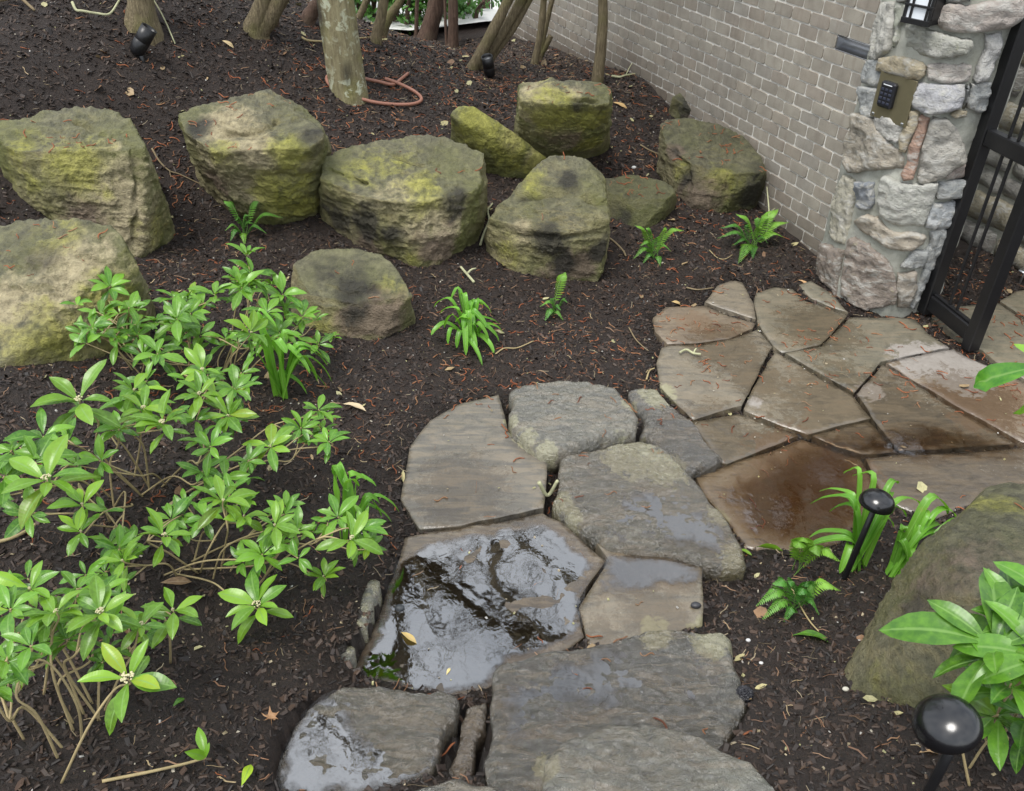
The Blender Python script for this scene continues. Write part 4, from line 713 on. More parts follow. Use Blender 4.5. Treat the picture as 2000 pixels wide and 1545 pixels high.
hz_ = zat(g0[:2], 150); gbox('hinge', -.085, -.034, hz_ - .03, hz_ + .03, .018); hz_ = zat(g0[:2], 262); gbox('latch', -.10, -.034, hz_ - .008, hz_ + .008, .008); part('hinge_pin', box(g0 + gd * -.06 + up3 * (hz_ - .05), gd * .008, gn * .008, up3 * .012, .002), M['black'], gate, g0)
# stone wall seen through the gate
sw = tag(empty('stone_wall', (3.1, 4.9, 0)), 'second rubble stone wall standing beyond the gate bars', 'wall'); so = np.array(sw.location); rgw = np.random.default_rng(3)
wd = np.array([.36, -.93, 0]); wd /= np.linalg.norm(wd); wn2 = np.array([-wd[1] * -1, 0, 0]); wn2 = np.array([wd[1], -wd[0], 0]); wo_ = np.array([2.62, 5.75, 0])
if wn2 @ (np.array([0, 0, 0]) - wo_) < 0: wn2 = -wn2
bx = box(wo_ + wd * 1.1 - wn2 * .16 + up3 * .75, wd * 1.5, wn2 * .15, up3 * .85, .01); part('mortar_core', bx, M['pmortar'], sw, so)
x_ = -.35; rows = [0, .16, .36, .5, .72, .9, 1.1, 1.3, 1.58]
for r_ in range(len(rows) - 1):
    s_ = -.38 + rgw.uniform(0, .1)
    while s_ < 2.4:
        l_ = rgw.uniform(.16, .42); S = np.array([[s_ + .008, rows[r_] + .008 + rgw.normal(0, .012)], [s_ + l_ * .5, rows[r_] + .006 + rgw.normal(0, .012)], [s_ + l_ - .008, rows[r_] + .008 + rgw.normal(0, .012)], [s_ + l_ - .012, rows[r_ + 1] - .008 + rgw.normal(0, .012)], [s_ + l_ * .4, rows[r_ + 1] - .006], [s_ + .01, rows[r_ + 1] - .01]])
        sd = rgw.uniform(0, 99); V, Fc = slab(S, .04, lambda x, y: .03 + .02 * fbm(np.stack([x * 6, y * 6, 0 * x + sd], -1), 3), .04, .035, .015, sd, .003, .03, .03, lambda V: wo_ + V[:, :1] * wd + V[:, 1:2] * up3 + V[:, 2:] * wn2)
        c_ = V.mean(0); o = base_obj('stone', V, Fc, M['wstone'], c_); o.parent = sw; o.location = Vector(c_ - so); o.color = (*[(.20,.19,.17), (.26,.25,.22), (.17,.17,.17), (.28,.25,.18)][rgw.integers(4)], 1); s_ += l_
# ------------------------------------------------------------------ trees
def limb(pts, r0, r1, n=8, m=None, rough=.12, sd=0., flare=0.):
    L_ = smoothline(pts, m or 10 + 6 * len(pts)); k = len(L_); V, Fc = tube(L_, np.linspace(r0, r1, k), n); c = np.repeat(L_, n, 0); d = V - c
    sc_ = 1 + rough * fbm(np.c_[V[:, :2] * 9, V[:, 2] * 2.2 + sd], 3) + rough * 1.1 * fbm(np.c_[V[:, :2] * 40, V[:, 2] * 4 + sd], 2, True) + flare * .22 * np.exp(-np.maximum(V[:, 2] - pts[1][2], 0) / .09)
    return c + d * sc_[:, None], Fc
def up_from(px0, px1, lean=None):
    """foot at px0 on the ground; second point on the ray of px1, chosen so that the stem stays in the plane facing the camera"""
    a = gnd(*px0); r = ray(*px1); k = a[1] / r[1]; return a, np.array([r[0] * k, a[1], CZ + r[2] * k])
main = None
def trunkobj(name, lab, stems, mat, cat='tree', grp='stems along the back of the bed', dark=None):
    """stems: list of (foot px, list of px higher up, r0, r1, extra height)"""
    root = None
    for si, (p0, ups, r0, r1, ext) in enumerate(stems):
        a = gnd(*p0); P = [a - [0, 0, .12], a]; r0, r1 = r0 * .86, r1 * .86
        for u in ups:
            r = ray(*u); k = a[1] / r[1]; P.append(np.array([r[0] * k, a[1], CZ + r[2] * k]))
        d = P[-1] - P[-2]; d /= np.linalg.norm(d) + 1e-9; q = P[-1].copy()
        for e in range(int(ext / .5)):
            d = d * .85 + np.array([random.gauss(0, .06), random.gauss(0, .08), .22]); d /= np.linalg.norm(d); q = q + d * .5; P.append(q)
        if root is None:
            root = tag(empty(name, tuple(a)), lab, cat, grp); ro = a
        V, Fc = limb(P, r0, r1 if ext < .6 else r1 * .6, 16 if r0 > .05 else 12, 44, sd=si * 3.7 + p0[0], flare=1.)
        dk = None
        o = obj('trunk' if si == 0 else 'stem', mesh('trunk', V - ro, Fc), mat, root)
    return root, P[-1]
# the main lichen-covered tree: trunk, bare crown over the path
a = gnd(680, 178); tops = []
rr = 33 * np.linalg.norm(a - [0, 0, CZ]) / F
r = ray(655, 0); k = a[1] / r[1]; b = np.array([r[0] * k, a[1], CZ + r[2] * k]); d = (b - a) / np.linalg.norm(b - a)
tree = tag(empty('tree', tuple(a)), 'thick grey trunk with white lichen spots and a hose round its foot', 'tree')
P = [a - d * .15, a, b, b + d * .5, b + d * .9 + [.05, -.05, .6], b + d + [.12, -.12, 1.4]]; TT = P[-1]; LN = smoothline(P, 60); n_ = 28
V, Fc = tube(LN, np.interp(np.arange(60), [0, 6, 14, 60], [rr * 1.22, rr * 1.12, rr * 1.0, rr * .8]), n_); c = np.repeat(LN, n_, 0)
V = c + (V - c) * (1 + .07 * fbm(np.c_[V[:, :2] * 6, V[:, 2] * 1.2], 3) + .03 * fbm(np.c_[V[:, :2] * 25, V[:, 2] * 6], 3))[:, None]
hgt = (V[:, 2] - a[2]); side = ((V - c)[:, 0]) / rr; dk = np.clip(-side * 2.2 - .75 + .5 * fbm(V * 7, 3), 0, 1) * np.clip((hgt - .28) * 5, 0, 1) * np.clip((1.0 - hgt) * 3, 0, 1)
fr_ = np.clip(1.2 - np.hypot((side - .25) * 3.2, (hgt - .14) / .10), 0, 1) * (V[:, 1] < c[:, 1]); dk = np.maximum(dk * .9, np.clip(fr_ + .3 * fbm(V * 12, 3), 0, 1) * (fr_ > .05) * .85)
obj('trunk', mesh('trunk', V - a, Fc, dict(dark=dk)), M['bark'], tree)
def branch(pts, r0, r1, name='branch'):
    V, Fc = limb(pts, r0, r1, 7, sd=random.random() * 50); return obj(name, mesh(name, V - a, Fc), M['bark2'], tree)
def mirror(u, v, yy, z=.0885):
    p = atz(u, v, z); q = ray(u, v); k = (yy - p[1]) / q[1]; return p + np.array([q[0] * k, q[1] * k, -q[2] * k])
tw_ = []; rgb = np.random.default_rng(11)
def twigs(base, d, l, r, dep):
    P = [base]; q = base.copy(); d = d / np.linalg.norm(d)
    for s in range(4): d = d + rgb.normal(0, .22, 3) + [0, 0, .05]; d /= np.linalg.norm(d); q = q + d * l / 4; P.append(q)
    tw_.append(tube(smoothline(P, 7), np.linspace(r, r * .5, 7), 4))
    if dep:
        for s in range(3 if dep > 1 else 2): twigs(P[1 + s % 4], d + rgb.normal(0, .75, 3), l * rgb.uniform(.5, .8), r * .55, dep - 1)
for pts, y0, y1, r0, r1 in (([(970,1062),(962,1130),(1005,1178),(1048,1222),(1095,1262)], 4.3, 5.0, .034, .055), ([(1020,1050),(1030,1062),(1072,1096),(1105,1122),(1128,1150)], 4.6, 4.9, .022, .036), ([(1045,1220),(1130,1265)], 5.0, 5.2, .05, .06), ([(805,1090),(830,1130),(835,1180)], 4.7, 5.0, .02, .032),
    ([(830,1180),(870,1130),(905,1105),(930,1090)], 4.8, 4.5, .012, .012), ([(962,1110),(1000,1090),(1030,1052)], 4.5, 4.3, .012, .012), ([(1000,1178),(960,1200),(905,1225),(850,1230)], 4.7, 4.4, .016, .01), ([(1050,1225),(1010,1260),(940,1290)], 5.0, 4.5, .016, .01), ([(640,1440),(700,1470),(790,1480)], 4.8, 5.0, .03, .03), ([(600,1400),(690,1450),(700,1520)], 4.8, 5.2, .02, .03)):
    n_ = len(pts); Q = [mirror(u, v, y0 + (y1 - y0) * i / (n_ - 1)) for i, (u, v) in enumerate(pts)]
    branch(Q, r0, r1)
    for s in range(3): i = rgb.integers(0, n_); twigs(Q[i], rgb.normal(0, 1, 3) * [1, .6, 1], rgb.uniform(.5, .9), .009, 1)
hub = TT
for q, r0 in ((mirror(1095, 1262, 5.0), .055), (mirror(1130, 1265, 5.2), .06), (mirror(835, 1180, 5.0), .035), (mirror(790, 1480, 5.0), .03)):
    branch([hub, .5 * (hub + q) + [0, 0, .25], q], .07, r0)
for s in range(9):
    az = rgb.uniform(0, 6.28); l = rgb.uniform(1., 2.4); e = hub + np.array([math.cos(az) * l, math.sin(az) * l * .8, rgb.uniform(.5, 2.2)]); branch([hub + [0, 0, -.1], hub + (e - hub) * .5 + rgb.normal(0, .15, 3), e], .045, .012)
    for i in range(3): twigs(hub + (e - hub) * rgb.uniform(.35, 1), (e - hub) + rgb.normal(0, 1, 3), rgb.uniform(.5, 1.1), .010, 2)
V, Fc = join(tw_); tag(obj('twigs', mesh('twigs', V - a, Fc), M['bark2'], tree), kind='stuff')
trunkobj('small_tree', 'mossy stump-like stem behind the left spotlight', [((278,52), [(276,20),(272,-20)], .105, .095, 1.5)], M['bark2'])
trunkobj('small_tree', 'forked shaggy olive stem left of the thick lichen trunk', [((494,60), [(506,25),(516,-20)], .075, .06, 1.5), ((502,60), [(528,28),(556,-20)], .08, .055, 1.5)], M['bark2'])
trunkobj('small_tree', 'dark leaning stem just left of the thick lichen trunk', [((600,42), [(612,18),(640,-25)], .06, .05, 1.5)], M['bark3'])
trunkobj('small_tree', 'thin dark stick between the forked stem and the thick trunk', [((541,52), [(541,20),(540,-20)], .018, .016, 1.)], M['bark3'])
trunkobj('small_tree', 'pair of slim olive stems right of the thick lichen trunk', [((733,84), [(745,30),(752,-20)], .05, .04, 1.5), ((744,70), [(762,30),(792,-20)], .045, .03, 1.5)], M['bark2'])
trunkobj('small_tree', 'short slanting branch behind the pair of slim stems', [((700,40), [(712,10),(722,-20)], .03, .025, .5)], M['bark2'])
trunkobj('small_tree', 'stout red brown trunk in the middle of the back row', [((832,78), [(846,30),(858,-25)], .115, .13, 1.5), ((813,72), [(814,20),(816,-20)], .028, .025, 1.)], M['bark3'])
trunkobj('small_tree', 'upright dark brown peeling trunk before the iron fence', [((884,95), [(885,40),(884,-20)], .07, .068, 1.5), ((873,90), [(870,40),(868,-20)], .018, .016, .5)], M['bark3'])
trunkobj('small_tree', 'three mossy stems leaning together towards the wall, spotlight at their foot', [((922,136), [(958,70),(1002,-20)], .055, .045, 1.5), ((934,134), [(978,70),(1028,-20)], .05, .045, 1.5), ((946,134), [(998,62),(1042,-15)], .036, .03, 1.)], M['bark2'])
trunkobj('small_tree', 'twin stems with a sawn side stub by the far end of the wall', [((1044,126), [(1056,60),(1064,-20)], .036, .032, 1.5), ((1052,120), [(1066,50),(1084,-20)], .032, .028, 1.), ((1050,120), [(1064,92),(1076,70)], .03, .026, 0)], M['bark2'])
trunkobj('small_tree', 'forked smooth stem standing close to the brick wall', [((1167,160), [(1176,70),(1178,-20)], .05, .042, 1.5), ((1178,125), [(1186,60),(1194,-20)], .034, .03, 1.)], M['bark2'])
# greenery, fence and pale pavement beyond the bed
def leafmesh(seed, nu=5, nv=9, wid=.30, fold=.18, curl=.28, kind='obovate'):
    rg = np.random.default_rng(seed); V = []; UV = []
    for j in range(nv):
        t = j / (nv - 1); w_ = wid * (math.sin(math.pi * t ** 1.25) ** .85 if 0 < t < 1 else .02) * (1 if kind == 'obovate' else 1)
        for i in range(nu):
            s = i / (nu - 1) * 2 - 1; x = s * w_ * .5; z = abs(s) * w_ * fold - curl * t * t * .5 + .06 * math.sin(t * 3.1) + .012 * math.sin(t * 14 + s * 2 + seed) * abs(s)
            V.append((x + .02 * math.sin(t * 3 + seed), t, z)); UV.append((i / (nu - 1), t))
    Fc = [(j * nu + i, j * nu + i + 1, (j + 1) * nu + i + 1, (j + 1) * nu + i) for j in range(nv - 1) for i in range(nu - 1)]
    return np.array(V), Fc, np.array(UV)
def frame(d, n):
    d = d / np.linalg.norm(d); x = np.cross(d, n); x /= np.linalg.norm(x) + 1e-9; n = np.cross(x, d); return np.stack([x, d, n], 1)
HLV = leafmesh(3, 3, 4, .42, .15, .2)
def hedge(lab, c, size, n, leaf, seed):
    rg = np.random.default_rng(seed); V = []; Fc = []; UV = []; o = 0; c = np.array(c, float); size = np.array(size)
    root = tag(empty('evergreen_shrub', tuple(c)), lab, 'shrub', 'evergreen shrubs beyond the bed'); clumps = rg.uniform(-.8, .8, (26, 3))
    for i in range(n):
        p = clumps[rg.integers(26)] + rg.normal(0, .2, 3); p = p * size + [0, 0, size[2]]
        if p[2] < .02: p[2] = rg.uniform(.02, .3)
        A = frame(rg.normal(0, 1, 3) + [0, -.4, -.2], rg.normal(0, .6, 3) + [0, -.5, 1]) * leaf * rg.uniform(.6, 1.3); V.append(HLV[0] @ A.T + p); Fc += [tuple(q + o for q in f) for f in HLV[1]]; UV.append(HLV[2]); o += len(HLV[0])
    tag(obj('foliage', mesh('foliage', np.concatenate(V), Fc, uv=np.concatenate(UV)), M['hedge'], root), kind='stuff')
    st = join([tube(smoothline([(x, y, -.1), (x * 1.3, y, size[2] * .7), (x * 2.2, y * 2, size[2] * 1.5)], 8), np.linspace(.04, .015, 8), 6) for x, y in rg.normal(0, .12, (5, 2))]); obj('stem', mesh('stem', *st), M['bark3'], root)
def atd(u, v, y): r = ray(u, v); k = y / r[1]; return np.array([r[0] * k, y, CZ + r[2] * k])
for lab, u, y, hw, hh, n, lf, sd in (('dark evergreen shrub behind the slanting branch', 705, 10.6, .65, .42, 1100, .10, 1), ('glossy shrub filling the gap between the slim stems and the stout trunk', 775, 10.4, .5, .42, 1000, .10, 2), ('low light green shrub beside the pale gap left of the fence', 850, 10.5, .42, .24, 800, .075, 3), ('straggling green shrub rooted between the peeling trunk and the leaning stems', 912, 10.4, .26, .20, 420, .07, 7), ('climber shrub grown through the iron fence', 940, 11.2, .40, .75, 1100, .075, 4), ('dark shrub at the very back behind the thin dark stick', 590, 11.2, .8, .6, 1100, .11, 5), ('tall evergreen shrub looming behind the back row of stems', 880, 17.5, 2.6, 1.5, 2600, .16, 6)):
    p = atd(u, 60, y); p[2] = H(p[0], p[1]) - .05; hedge(lab, p, (hw, .35, hh), n, lf, sd)
def evergreen(lab, x, y, hgt, rad, n, seed):  # crowns mostly out of view, added to darken reflections in the wet stone
    rg = np.random.default_rng(seed); b = np.array([x, y, min(-.3, float(H(x, y)))]); root = tag(empty('added_evergreen_tree', tuple(b)), lab, 'tree', 'tall added evergreen trees beyond the bed'); V, Fc = limb([[0, 0, -.2], [0, 0, .2], [.1, 0, hgt * .5], [.05, 0, hgt * .95]], .22, .05, 10, flare=1.); obj('trunk', mesh('trunk', V, Fc), M['bark3'], root)
    cl = []
    for k in range(60): t = rg.uniform(.16, 1); a_ = rg.uniform(0, 6.28); r_ = rad * (1.08 - t) ** .7 * rg.uniform(.35, 1); cl.append((math.cos(a_) * r_, math.sin(a_) * r_, t * hgt, .32 + .5 * (1 - t)))
    cl = np.array(cl); k = rg.integers(60, size=n); p = cl[k, :3] + rg.normal(0, 1, (n, 3)) * cl[k, 3:] * [1, 1, .55]; V = []; Fc = []; UV = []; o = 0
    for i in range(n):
        if p[i, 2] < .3: p[i, 2] = .3 + rg.uniform(0, .6)
        A = frame(rg.normal(0, 1, 3) + [0, 0, -.5], rg.normal(0, 1, 3)) * rg.uniform(.16, .34); V.append(HLV[0] @ A.T + p[i]); Fc += [tuple(q + o for q in f) for f in HLV[1]]; UV.append(HLV[2]); o += len(HLV[0])
    tag(obj('crown', mesh('crown', np.concatenate(V), Fc, uv=np.concatenate(UV)), M['hedge'], root), kind='stuff')
evergreen('tall added evergreen tree far behind the thick lichen trunk', -3.2, 16.5, 9.0, 2.6, 3600, 41)
evergreen('tall added evergreen tree far behind the red brown trunk', .6, 18.5, 11.0, 3.0, 4200, 42)
evergreen('tall added evergreen tree at the far left behind the mossy stem', -8.0, 15.0, 10.0, 3.0, 3600, 43)
fn = tag(empty('iron_fence', tuple(atd(960, 60, 11.6) * [1, 1, 0] + [0, 0, -.4])), 'black iron fence with upright pickets between the back trunks and the wall', 'fence'); fo = np.array(fn.location)
for k_ in range(13):
    x = -.85 + k_ * .125; obj('picket', mesh('picket', *(lambda q: (q[0] - fo, q[1]))(box((x, 11.6, .45), (.011, 0, 0), (0, .011, 0), (0, 0, .85), .002))), M['black'], fn)
for z_ in (-.15, 1.15): obj('rail', mesh('rail', *(lambda q: (q[0] - fo, q[1]))(box((-.1, 11.6, z_), (.80, 0, 0), (0, .018, 0), (0, 0, .022), .002))), M['black'], fn)
for x in (-.93, .72): obj('post', mesh('post', *(lambda q: (q[0] - fo, q[1]))(box((x, 11.6, .45), (.032, 0, 0), (0, .032, 0), (0, 0, .95), .004))), M['black'], fn)
xs2, ys2 = np.meshgrid(np.linspace(-9, 7, 40), np.linspace(10.0, 40, 60)); zz = np.maximum(H(xs2, ys2) + .07, -.42); I = np.arange(xs2.size).reshape(xs2.shape)
tag(obj('pavement', mesh('pavement', np.c_[xs2.ravel(), ys2.ravel(), zz.ravel() ], np.stack([I[:-1, :-1].ravel(), I[:-1, 1:].ravel(), I[1:, 1:].ravel(), I[1:, :-1].ravel()], 1)), M['pave']), kind='structure')
# ------------------------------------------------------------------ leaves and shrubs
LME = []
for k_ in range(7):
    V, Fc, UV = leafmesh(20 + k_, 5, 9, [.33, .36, .30, .38, .34, .31, .40][k_], [.16, .2, .12, .22, .15, .25, .1][k_], [.2, .32, .1, .42, .26, .15, .5][k_]); me = mesh('leaf', V, Fc, uv=UV); me.materials.append(M['leaf']); LME.append(me)
rl = np.random.default_rng(5)
def put_leaf(root, org, p, d, nrm, size, colr, name='leaf', me=None):
    o = bpy.data.objects.new(name, me or LME[rl.integers(len(LME))]); COL.objects.link(o); o.parent = root; A = frame(d, nrm) * size
    m = Matrix([[A[0, 0], A[0, 1], A[0, 2], p[0] - org[0]], [A[1, 0], A[1, 1], A[1, 2], p[1] - org[1]], [A[2, 0], A[2, 1], A[2, 2], p[2] - org[2]], [0, 0, 0, 1]]); o.matrix_basis = m; o.color = (*colr, 1); return o
def flower(root, org, p, r):
    V, Fc = [], []; o = 0; b = bmesh.new(); bmesh.ops.create_icosphere(b, subdivisions=1, radius=1); iv = np.array([v.co[:] for v in b.verts]); b.verts.index_update(); fi = [tuple(v.index for v in f.verts) for f in b.faces]; b.free()
    for k in range(34):
        d = rl.normal(0, 1, 3); d[2] = abs(d[2]); d /= np.linalg.norm(d); q = p + d * r * [1, 1, .7] * rl.uniform(.7, 1.05); V.append(iv * r * rl.uniform(.16, .24) + q - org); Fc += [tuple(a_ + o for a_ in f) for f in fi]; o += len(iv)
    obj('flower_head', mesh('flower_head', np.concatenate(V), Fc), M['flower'], root)
def onh(u, v, h):
    """point on the ray through u,v that is h above the ground under it"""
    return gnd(u, v, h)
def shrub(lab, base, ros, seed, stems=True, leafcol=(1, 1, 1), fills=1):
    global rl
    rl = np.random.default_rng(seed); org = gnd(*base); ext = []
    for r_ in ros:
        ext.append(r_)
        for f_ in range(fills if r_[2] < 100 and len(r_) < 6 else 0): ext.append((r_[0] + rl.normal(0, 36), r_[1] + rl.normal(0, 28), r_[2] * .74, r_[3] * rl.uniform(.55, .95), 0, None))
    ros = ext; root = tag(empty('evergreen_shrub', tuple(org)), lab, 'shrub', 'broad leaved shrubs in the mulch')
    for (u, v, lp, h, fl, *ex) in ros:
        c = onh(u, v, h); dist = np.linalg.norm(c - [0, 0, CZ]); L_ = lp * dist / F * .86; tocam = np.array([0, 0, CZ]) - c; tocam /= np.linalg.norm(tocam)
        ax = np.array([rl.normal(0, .22), rl.normal(0, .22), 1.0]) + .18 * tocam * [1, 1, 0] + .25 * (c - org) * [1, 1, 0] / (np.linalg.norm((c - org)[:2]) + .3); ax /= np.linalg.norm(ax)
        x = np.cross(ax, [0, 1, .2]); x /= np.linalg.norm(x); y = np.cross(ax, x); n1 = int(rl.integers(6, 9)); a0 = rl.uniform(0, 6.28); tint = rl.uniform(.8, 1.2) * (np.array([1.35, 1.12, 1.0]) if fl else np.array([1, 1, 1]))
        fill = bool(ex) and ex[0] is None; ex = [] if fill else ex
        if fill: n1 = 6
        for k in range(n1 + (0 if fill else 3)):
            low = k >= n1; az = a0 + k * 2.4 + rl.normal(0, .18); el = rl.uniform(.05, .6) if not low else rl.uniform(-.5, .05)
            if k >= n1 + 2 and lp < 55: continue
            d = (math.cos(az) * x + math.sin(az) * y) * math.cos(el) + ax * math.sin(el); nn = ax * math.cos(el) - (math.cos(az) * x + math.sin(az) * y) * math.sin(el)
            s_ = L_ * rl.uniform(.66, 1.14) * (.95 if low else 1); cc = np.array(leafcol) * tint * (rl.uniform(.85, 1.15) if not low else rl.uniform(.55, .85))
            if rl.random() < .03: cc = cc * [1.7, 1.2, .8]
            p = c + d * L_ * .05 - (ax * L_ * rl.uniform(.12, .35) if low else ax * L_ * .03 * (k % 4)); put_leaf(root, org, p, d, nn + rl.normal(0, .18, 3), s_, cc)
        if fl >= .8: flower(root, org, c + ax * L_ * .06, L_ * .092 * fl)
        elif fl: flower(root, org, c + ax * L_ * .04, L_ * .05)
        if fill and stems:
            V, Fc = tube(smoothline([mlast, .5 * (mlast + c) + rl.normal(0, .012, 3), c], 12), np.linspace(.0028, .002, 12), 5); obj('stem', mesh('stem', V - org, Fc), M['palewood'], root)
        elif stems:
            ob = org + .3 * (c - org) * rl.uniform(.3, 1.6) * [1, 1, 0]; b0 = ob + np.array([*rl.normal(0, .05, 2), 0]); b0[2] = H(b0[0], b0[1]) - .03; g = np.array([*(c[:2] * .4 + b0[:2] * .6), 0]) + [*rl.normal(0, .03, 2), 0]; g[2] = H(g[0], g[1]) + .42 * h + .02
            if ex: b0 = gnd(*ex[0]); g = .5 * (b0 + c) + [0, 0, .02]; b0 = b0 - [0, 0, .02]
            m1 = .5 * (g + c) + rl.normal(0, .025, 3); mlast = m1; V, Fc = tube(smoothline([b0, g, m1, c - ax * L_ * .25, c], 22), np.linspace(.0030 + .001 * h, .0019, 22), 6); obj('stem', mesh('stem', V - org, Fc), M['palewood'], root)
    return root
S0 = [(215,560,46,.34,0),(196,612,46,.34,0),(252,600,46,.36,0),(228,662,52,.26,0),(180,640,40,.3,0),(268,655,44,.24,0)]
S1 = [(345,622,58,.34,0),(338,580,42,.30,0),(418,575,52,.34,0),(472,562,58,.38,0),(492,535,58,.40,0),(552,575,48,.32,0),(590,618,46,.26,0),(622,672,42,.16,0),(490,650,58,.36,.6),(372,612,50,.3,0),(308,690,58,.26,0),(395,722,58,.36,.8),(390,770,60,.38,.9),(458,758,54,.3,0),(446,812,60,.34,.5),(440,660,50,.26,0),(520,610,50,.34,0),(546,650,46,.26,0),(350,660,48,.24,0)]
S2 = [(155,782,84,.46,1.),(262,762,62,.40,.5),(280,798,60,.42,.9),(318,826,70,.44,1.),(85,852,66,.42,0),(22,880,60,.40,0),(92,936,94,.50,1.),(232,838,54,.32,0),(410,872,56,.34,0),(160,985,58,.34,.7),(158,1038,52,.26,.5),(232,1072,50,.24,0),(60,1005,54,.26,0),(395,920,56,.24,0),(528,872,62,.30,.4),(622,800,50,.26,0),(642,862,52,.26,0),(588,836,44,.22,0),(8,930,60,.36,0),(195,900,52,.3,0)]
S3 = [(436,978,66,.34,.5),(476,1008,50,.30,.5),(320,1046,66,.34,.8),(536,1026,56,.30,.4),(582,1036,52,.28,.4),(686,1052,74,.36,.9),(545,1065,46,.22,0),(512,1082,60,.22,0),(632,1126,46,.12,.3,(330,1105)),(502,1182,76,.14,1.2,(330,1110)),(240,1095,56,.26,.5),(660,1010,56,.32,0),(400,1010,50,.22,0)]
S4 = [(196,1196,80,.40,1.1),(110,1196,66,.38,.8),(58,1150,66,.36,.4),(20,1190,60,.36,0),(275,1220,58,.34,1.),(338,1192,74,.34,.4,(330,1290)),(250,1326,92,.40,1.6,(110,1530)),(60,1262,60,.36,0),(175,1215,54,.28,0),(14,1290,52,.34,0),(150,1150,60,.34,0),(130,1250,52,.26,0),(-14,1345,56,.3,0),(210,1270,50,.24,0)]
shrub('small airy shrub sprays in front of the broad pale boulder', (300,728), S0, 30, fills=2)
shrub('bright leafy shrub between the pale boulder and the muddy-footed boulder', (405,735), S1, 31, fills=2)
shrub('shrub with yellowish flower buds and bare forking stems left of the path', (235,945), S2, 32)
shrub('spreading shrub whose lowest shoots hang over the mulch by the puddle', (345,1105), S3, 33, fills=2)
shrub('shrub nearest the camera with the big white flower head on a long bare stem', (120,1425), S4, 34, fills=2)
shrub('glossy dark shrub pressed against the huge olive boulder beside the black path light', (1960,1490), [(1938,1262,172,.42,0),(1990,1215,120,.42,0),(1975,1335,135,.34,0),(2040,1290,140,.40,0),(1950,1395,110,.2,0),(2010,1400,110,.2,0),(2060,1180,130,.45,0)], 35, True, (.72, .82, .9))
# a lone sprig on a creeping stem
org = gnd(200, 1528); sp = tag(empty('seedling_sprig', tuple(org)), 'lone two-leaved sprig at the end of a creeping pale stem', 'sprig'); tip = gnd(402, 1480, .03)
V, Fc = tube(smoothline([org + [0, 0, .004], gnd(290, 1508, .012), gnd(360, 1492, .015), tip], 20), np.linspace(.0042, .0032, 20), 6); obj('stem', mesh('stem', V - org, Fc), M['palewood'], sp)
for (u, v), s_ in (((388, 1422), 62), ((366, 1470), 40), ((408, 1452), 34)):
    q = gnd(u, v, .07); d = q - tip; put_leaf(sp, org, tip, d, np.array([.1, -.5, 1.]), np.linalg.norm(d) * 1.05, (1.2, 1.15, 1))
# ------------------------------------------------------------------ strap-leaved clumps
def strap_clump(lab, base, tips, seed, w_=.027, colr=(1, 1, 1)):
    """tips: picture points of leaf ends with their height above ground and the height of the arch"""
    rg = np.random.default_rng(seed); org = gnd(*base); root = tag(empty('strap_leaf_plant', tuple(org)), lab, 'plant', 'strap leaved clumps')
    for (u, v, h, arch) in tips:
        e = gnd(u, v, h); b0 = org + np.array([rg.normal(0, .018), rg.normal(0, .018), -.01]); mid = .5 * (b0 + e); mid[2] = max(b0[2], e[2]) + arch * rg.uniform(.5, 1.1); mid[:2] += rg.normal(0, .022, 2); C = smoothline([b0, b0 + (mid - b0) * .5 + [0, 0, arch * .25], mid, e + (mid - e) * .35 + [0, 0, .2 * arch], e], 16)
        T = np.gradient(C, axis=0); T /= np.linalg.norm(T, axis=1)[:, None]; S_ = np.cross(T, [0, 0, 1.]) ; S_ /= np.linalg.norm(S_, axis=1)[:, None] + 1e-9; S_ = S_ + .5 * rg.normal(0, .4, 3); S_ -= T * (S_ * T).sum(1)[:, None]; S_ /= np.linalg.norm(S_, axis=1)[:, None]; N_ = np.cross(S_, T)
        t = np.linspace(0, 1, 16); ww = w_ * rg.uniform(.8, 1.2) * np.minimum(1, .55 + t * 1.2) * np.sqrt(np.clip(1 - t ** 5, .0, 1)) * .5 + .0005; V = []; UV = []
        for i in range(16):
            for k, s in enumerate((-1, -.5, 0, .5, 1)): V.append(C[i] + S_[i] * ww[i] * s + N_[i] * abs(s) * ww[i] * .35); UV.append((k / 4, t[i] * 2))
        Fc = [(i * 5 + k, i * 5 + k + 1, i * 5 + k + 6, i * 5 + k + 5) for i in range(15) for k in range(4)]
        o = obj('leaf', mesh('leaf', np.array(V) - org, Fc, uv=UV), M['strap'], root); o.color = (*(np.array(colr) * rg.uniform(.8, 1.2)), 1)
strap_clump('compact bright green strap leaved clump on its own in front of the boulders', (918,672), [(842,655,.06,.07),(848,600,.14,.10),(860,612,.12,.1),(880,590,.18,.07),(902,578,.20,.06),(925,590,.18,.06),(942,596,.16,.06),(960,612,.14,.07),(978,636,.08,.08),(982,650,.06,.08),(975,668,.04,.08),(965,690,.02,.1),(942,714,.01,.11),(910,694,.03,.13),(892,680,.04,.12),(875,672,.05,.10),(930,690,.03,.13),(905,640,.15,.06),(925,640,.14,.08),(890,630,.15,.07),(950,640,.12,.08),(955,672,.05,.12),(918,660,.10,.14),(868,640,.10,.09),(935,660,.09,.12)], 1)
strap_clump('strap leaved clump at the right edge of the leafy shrub by the muddy-footed boulder', (545,775), [(540,640,.34,.06),(590,665,.28,.06),(640,715,.16,.12),(648,745,.08,.16),(640,760,.05,.15),(620,745,.10,.14),(600,770,.03,.14),(606,730,.16,.12),(500,690,.26,.06),(480,730,.16,.1),(515,660,.30,.05),(560,690,.26,.06),(632,700,.2,.1)], 2)
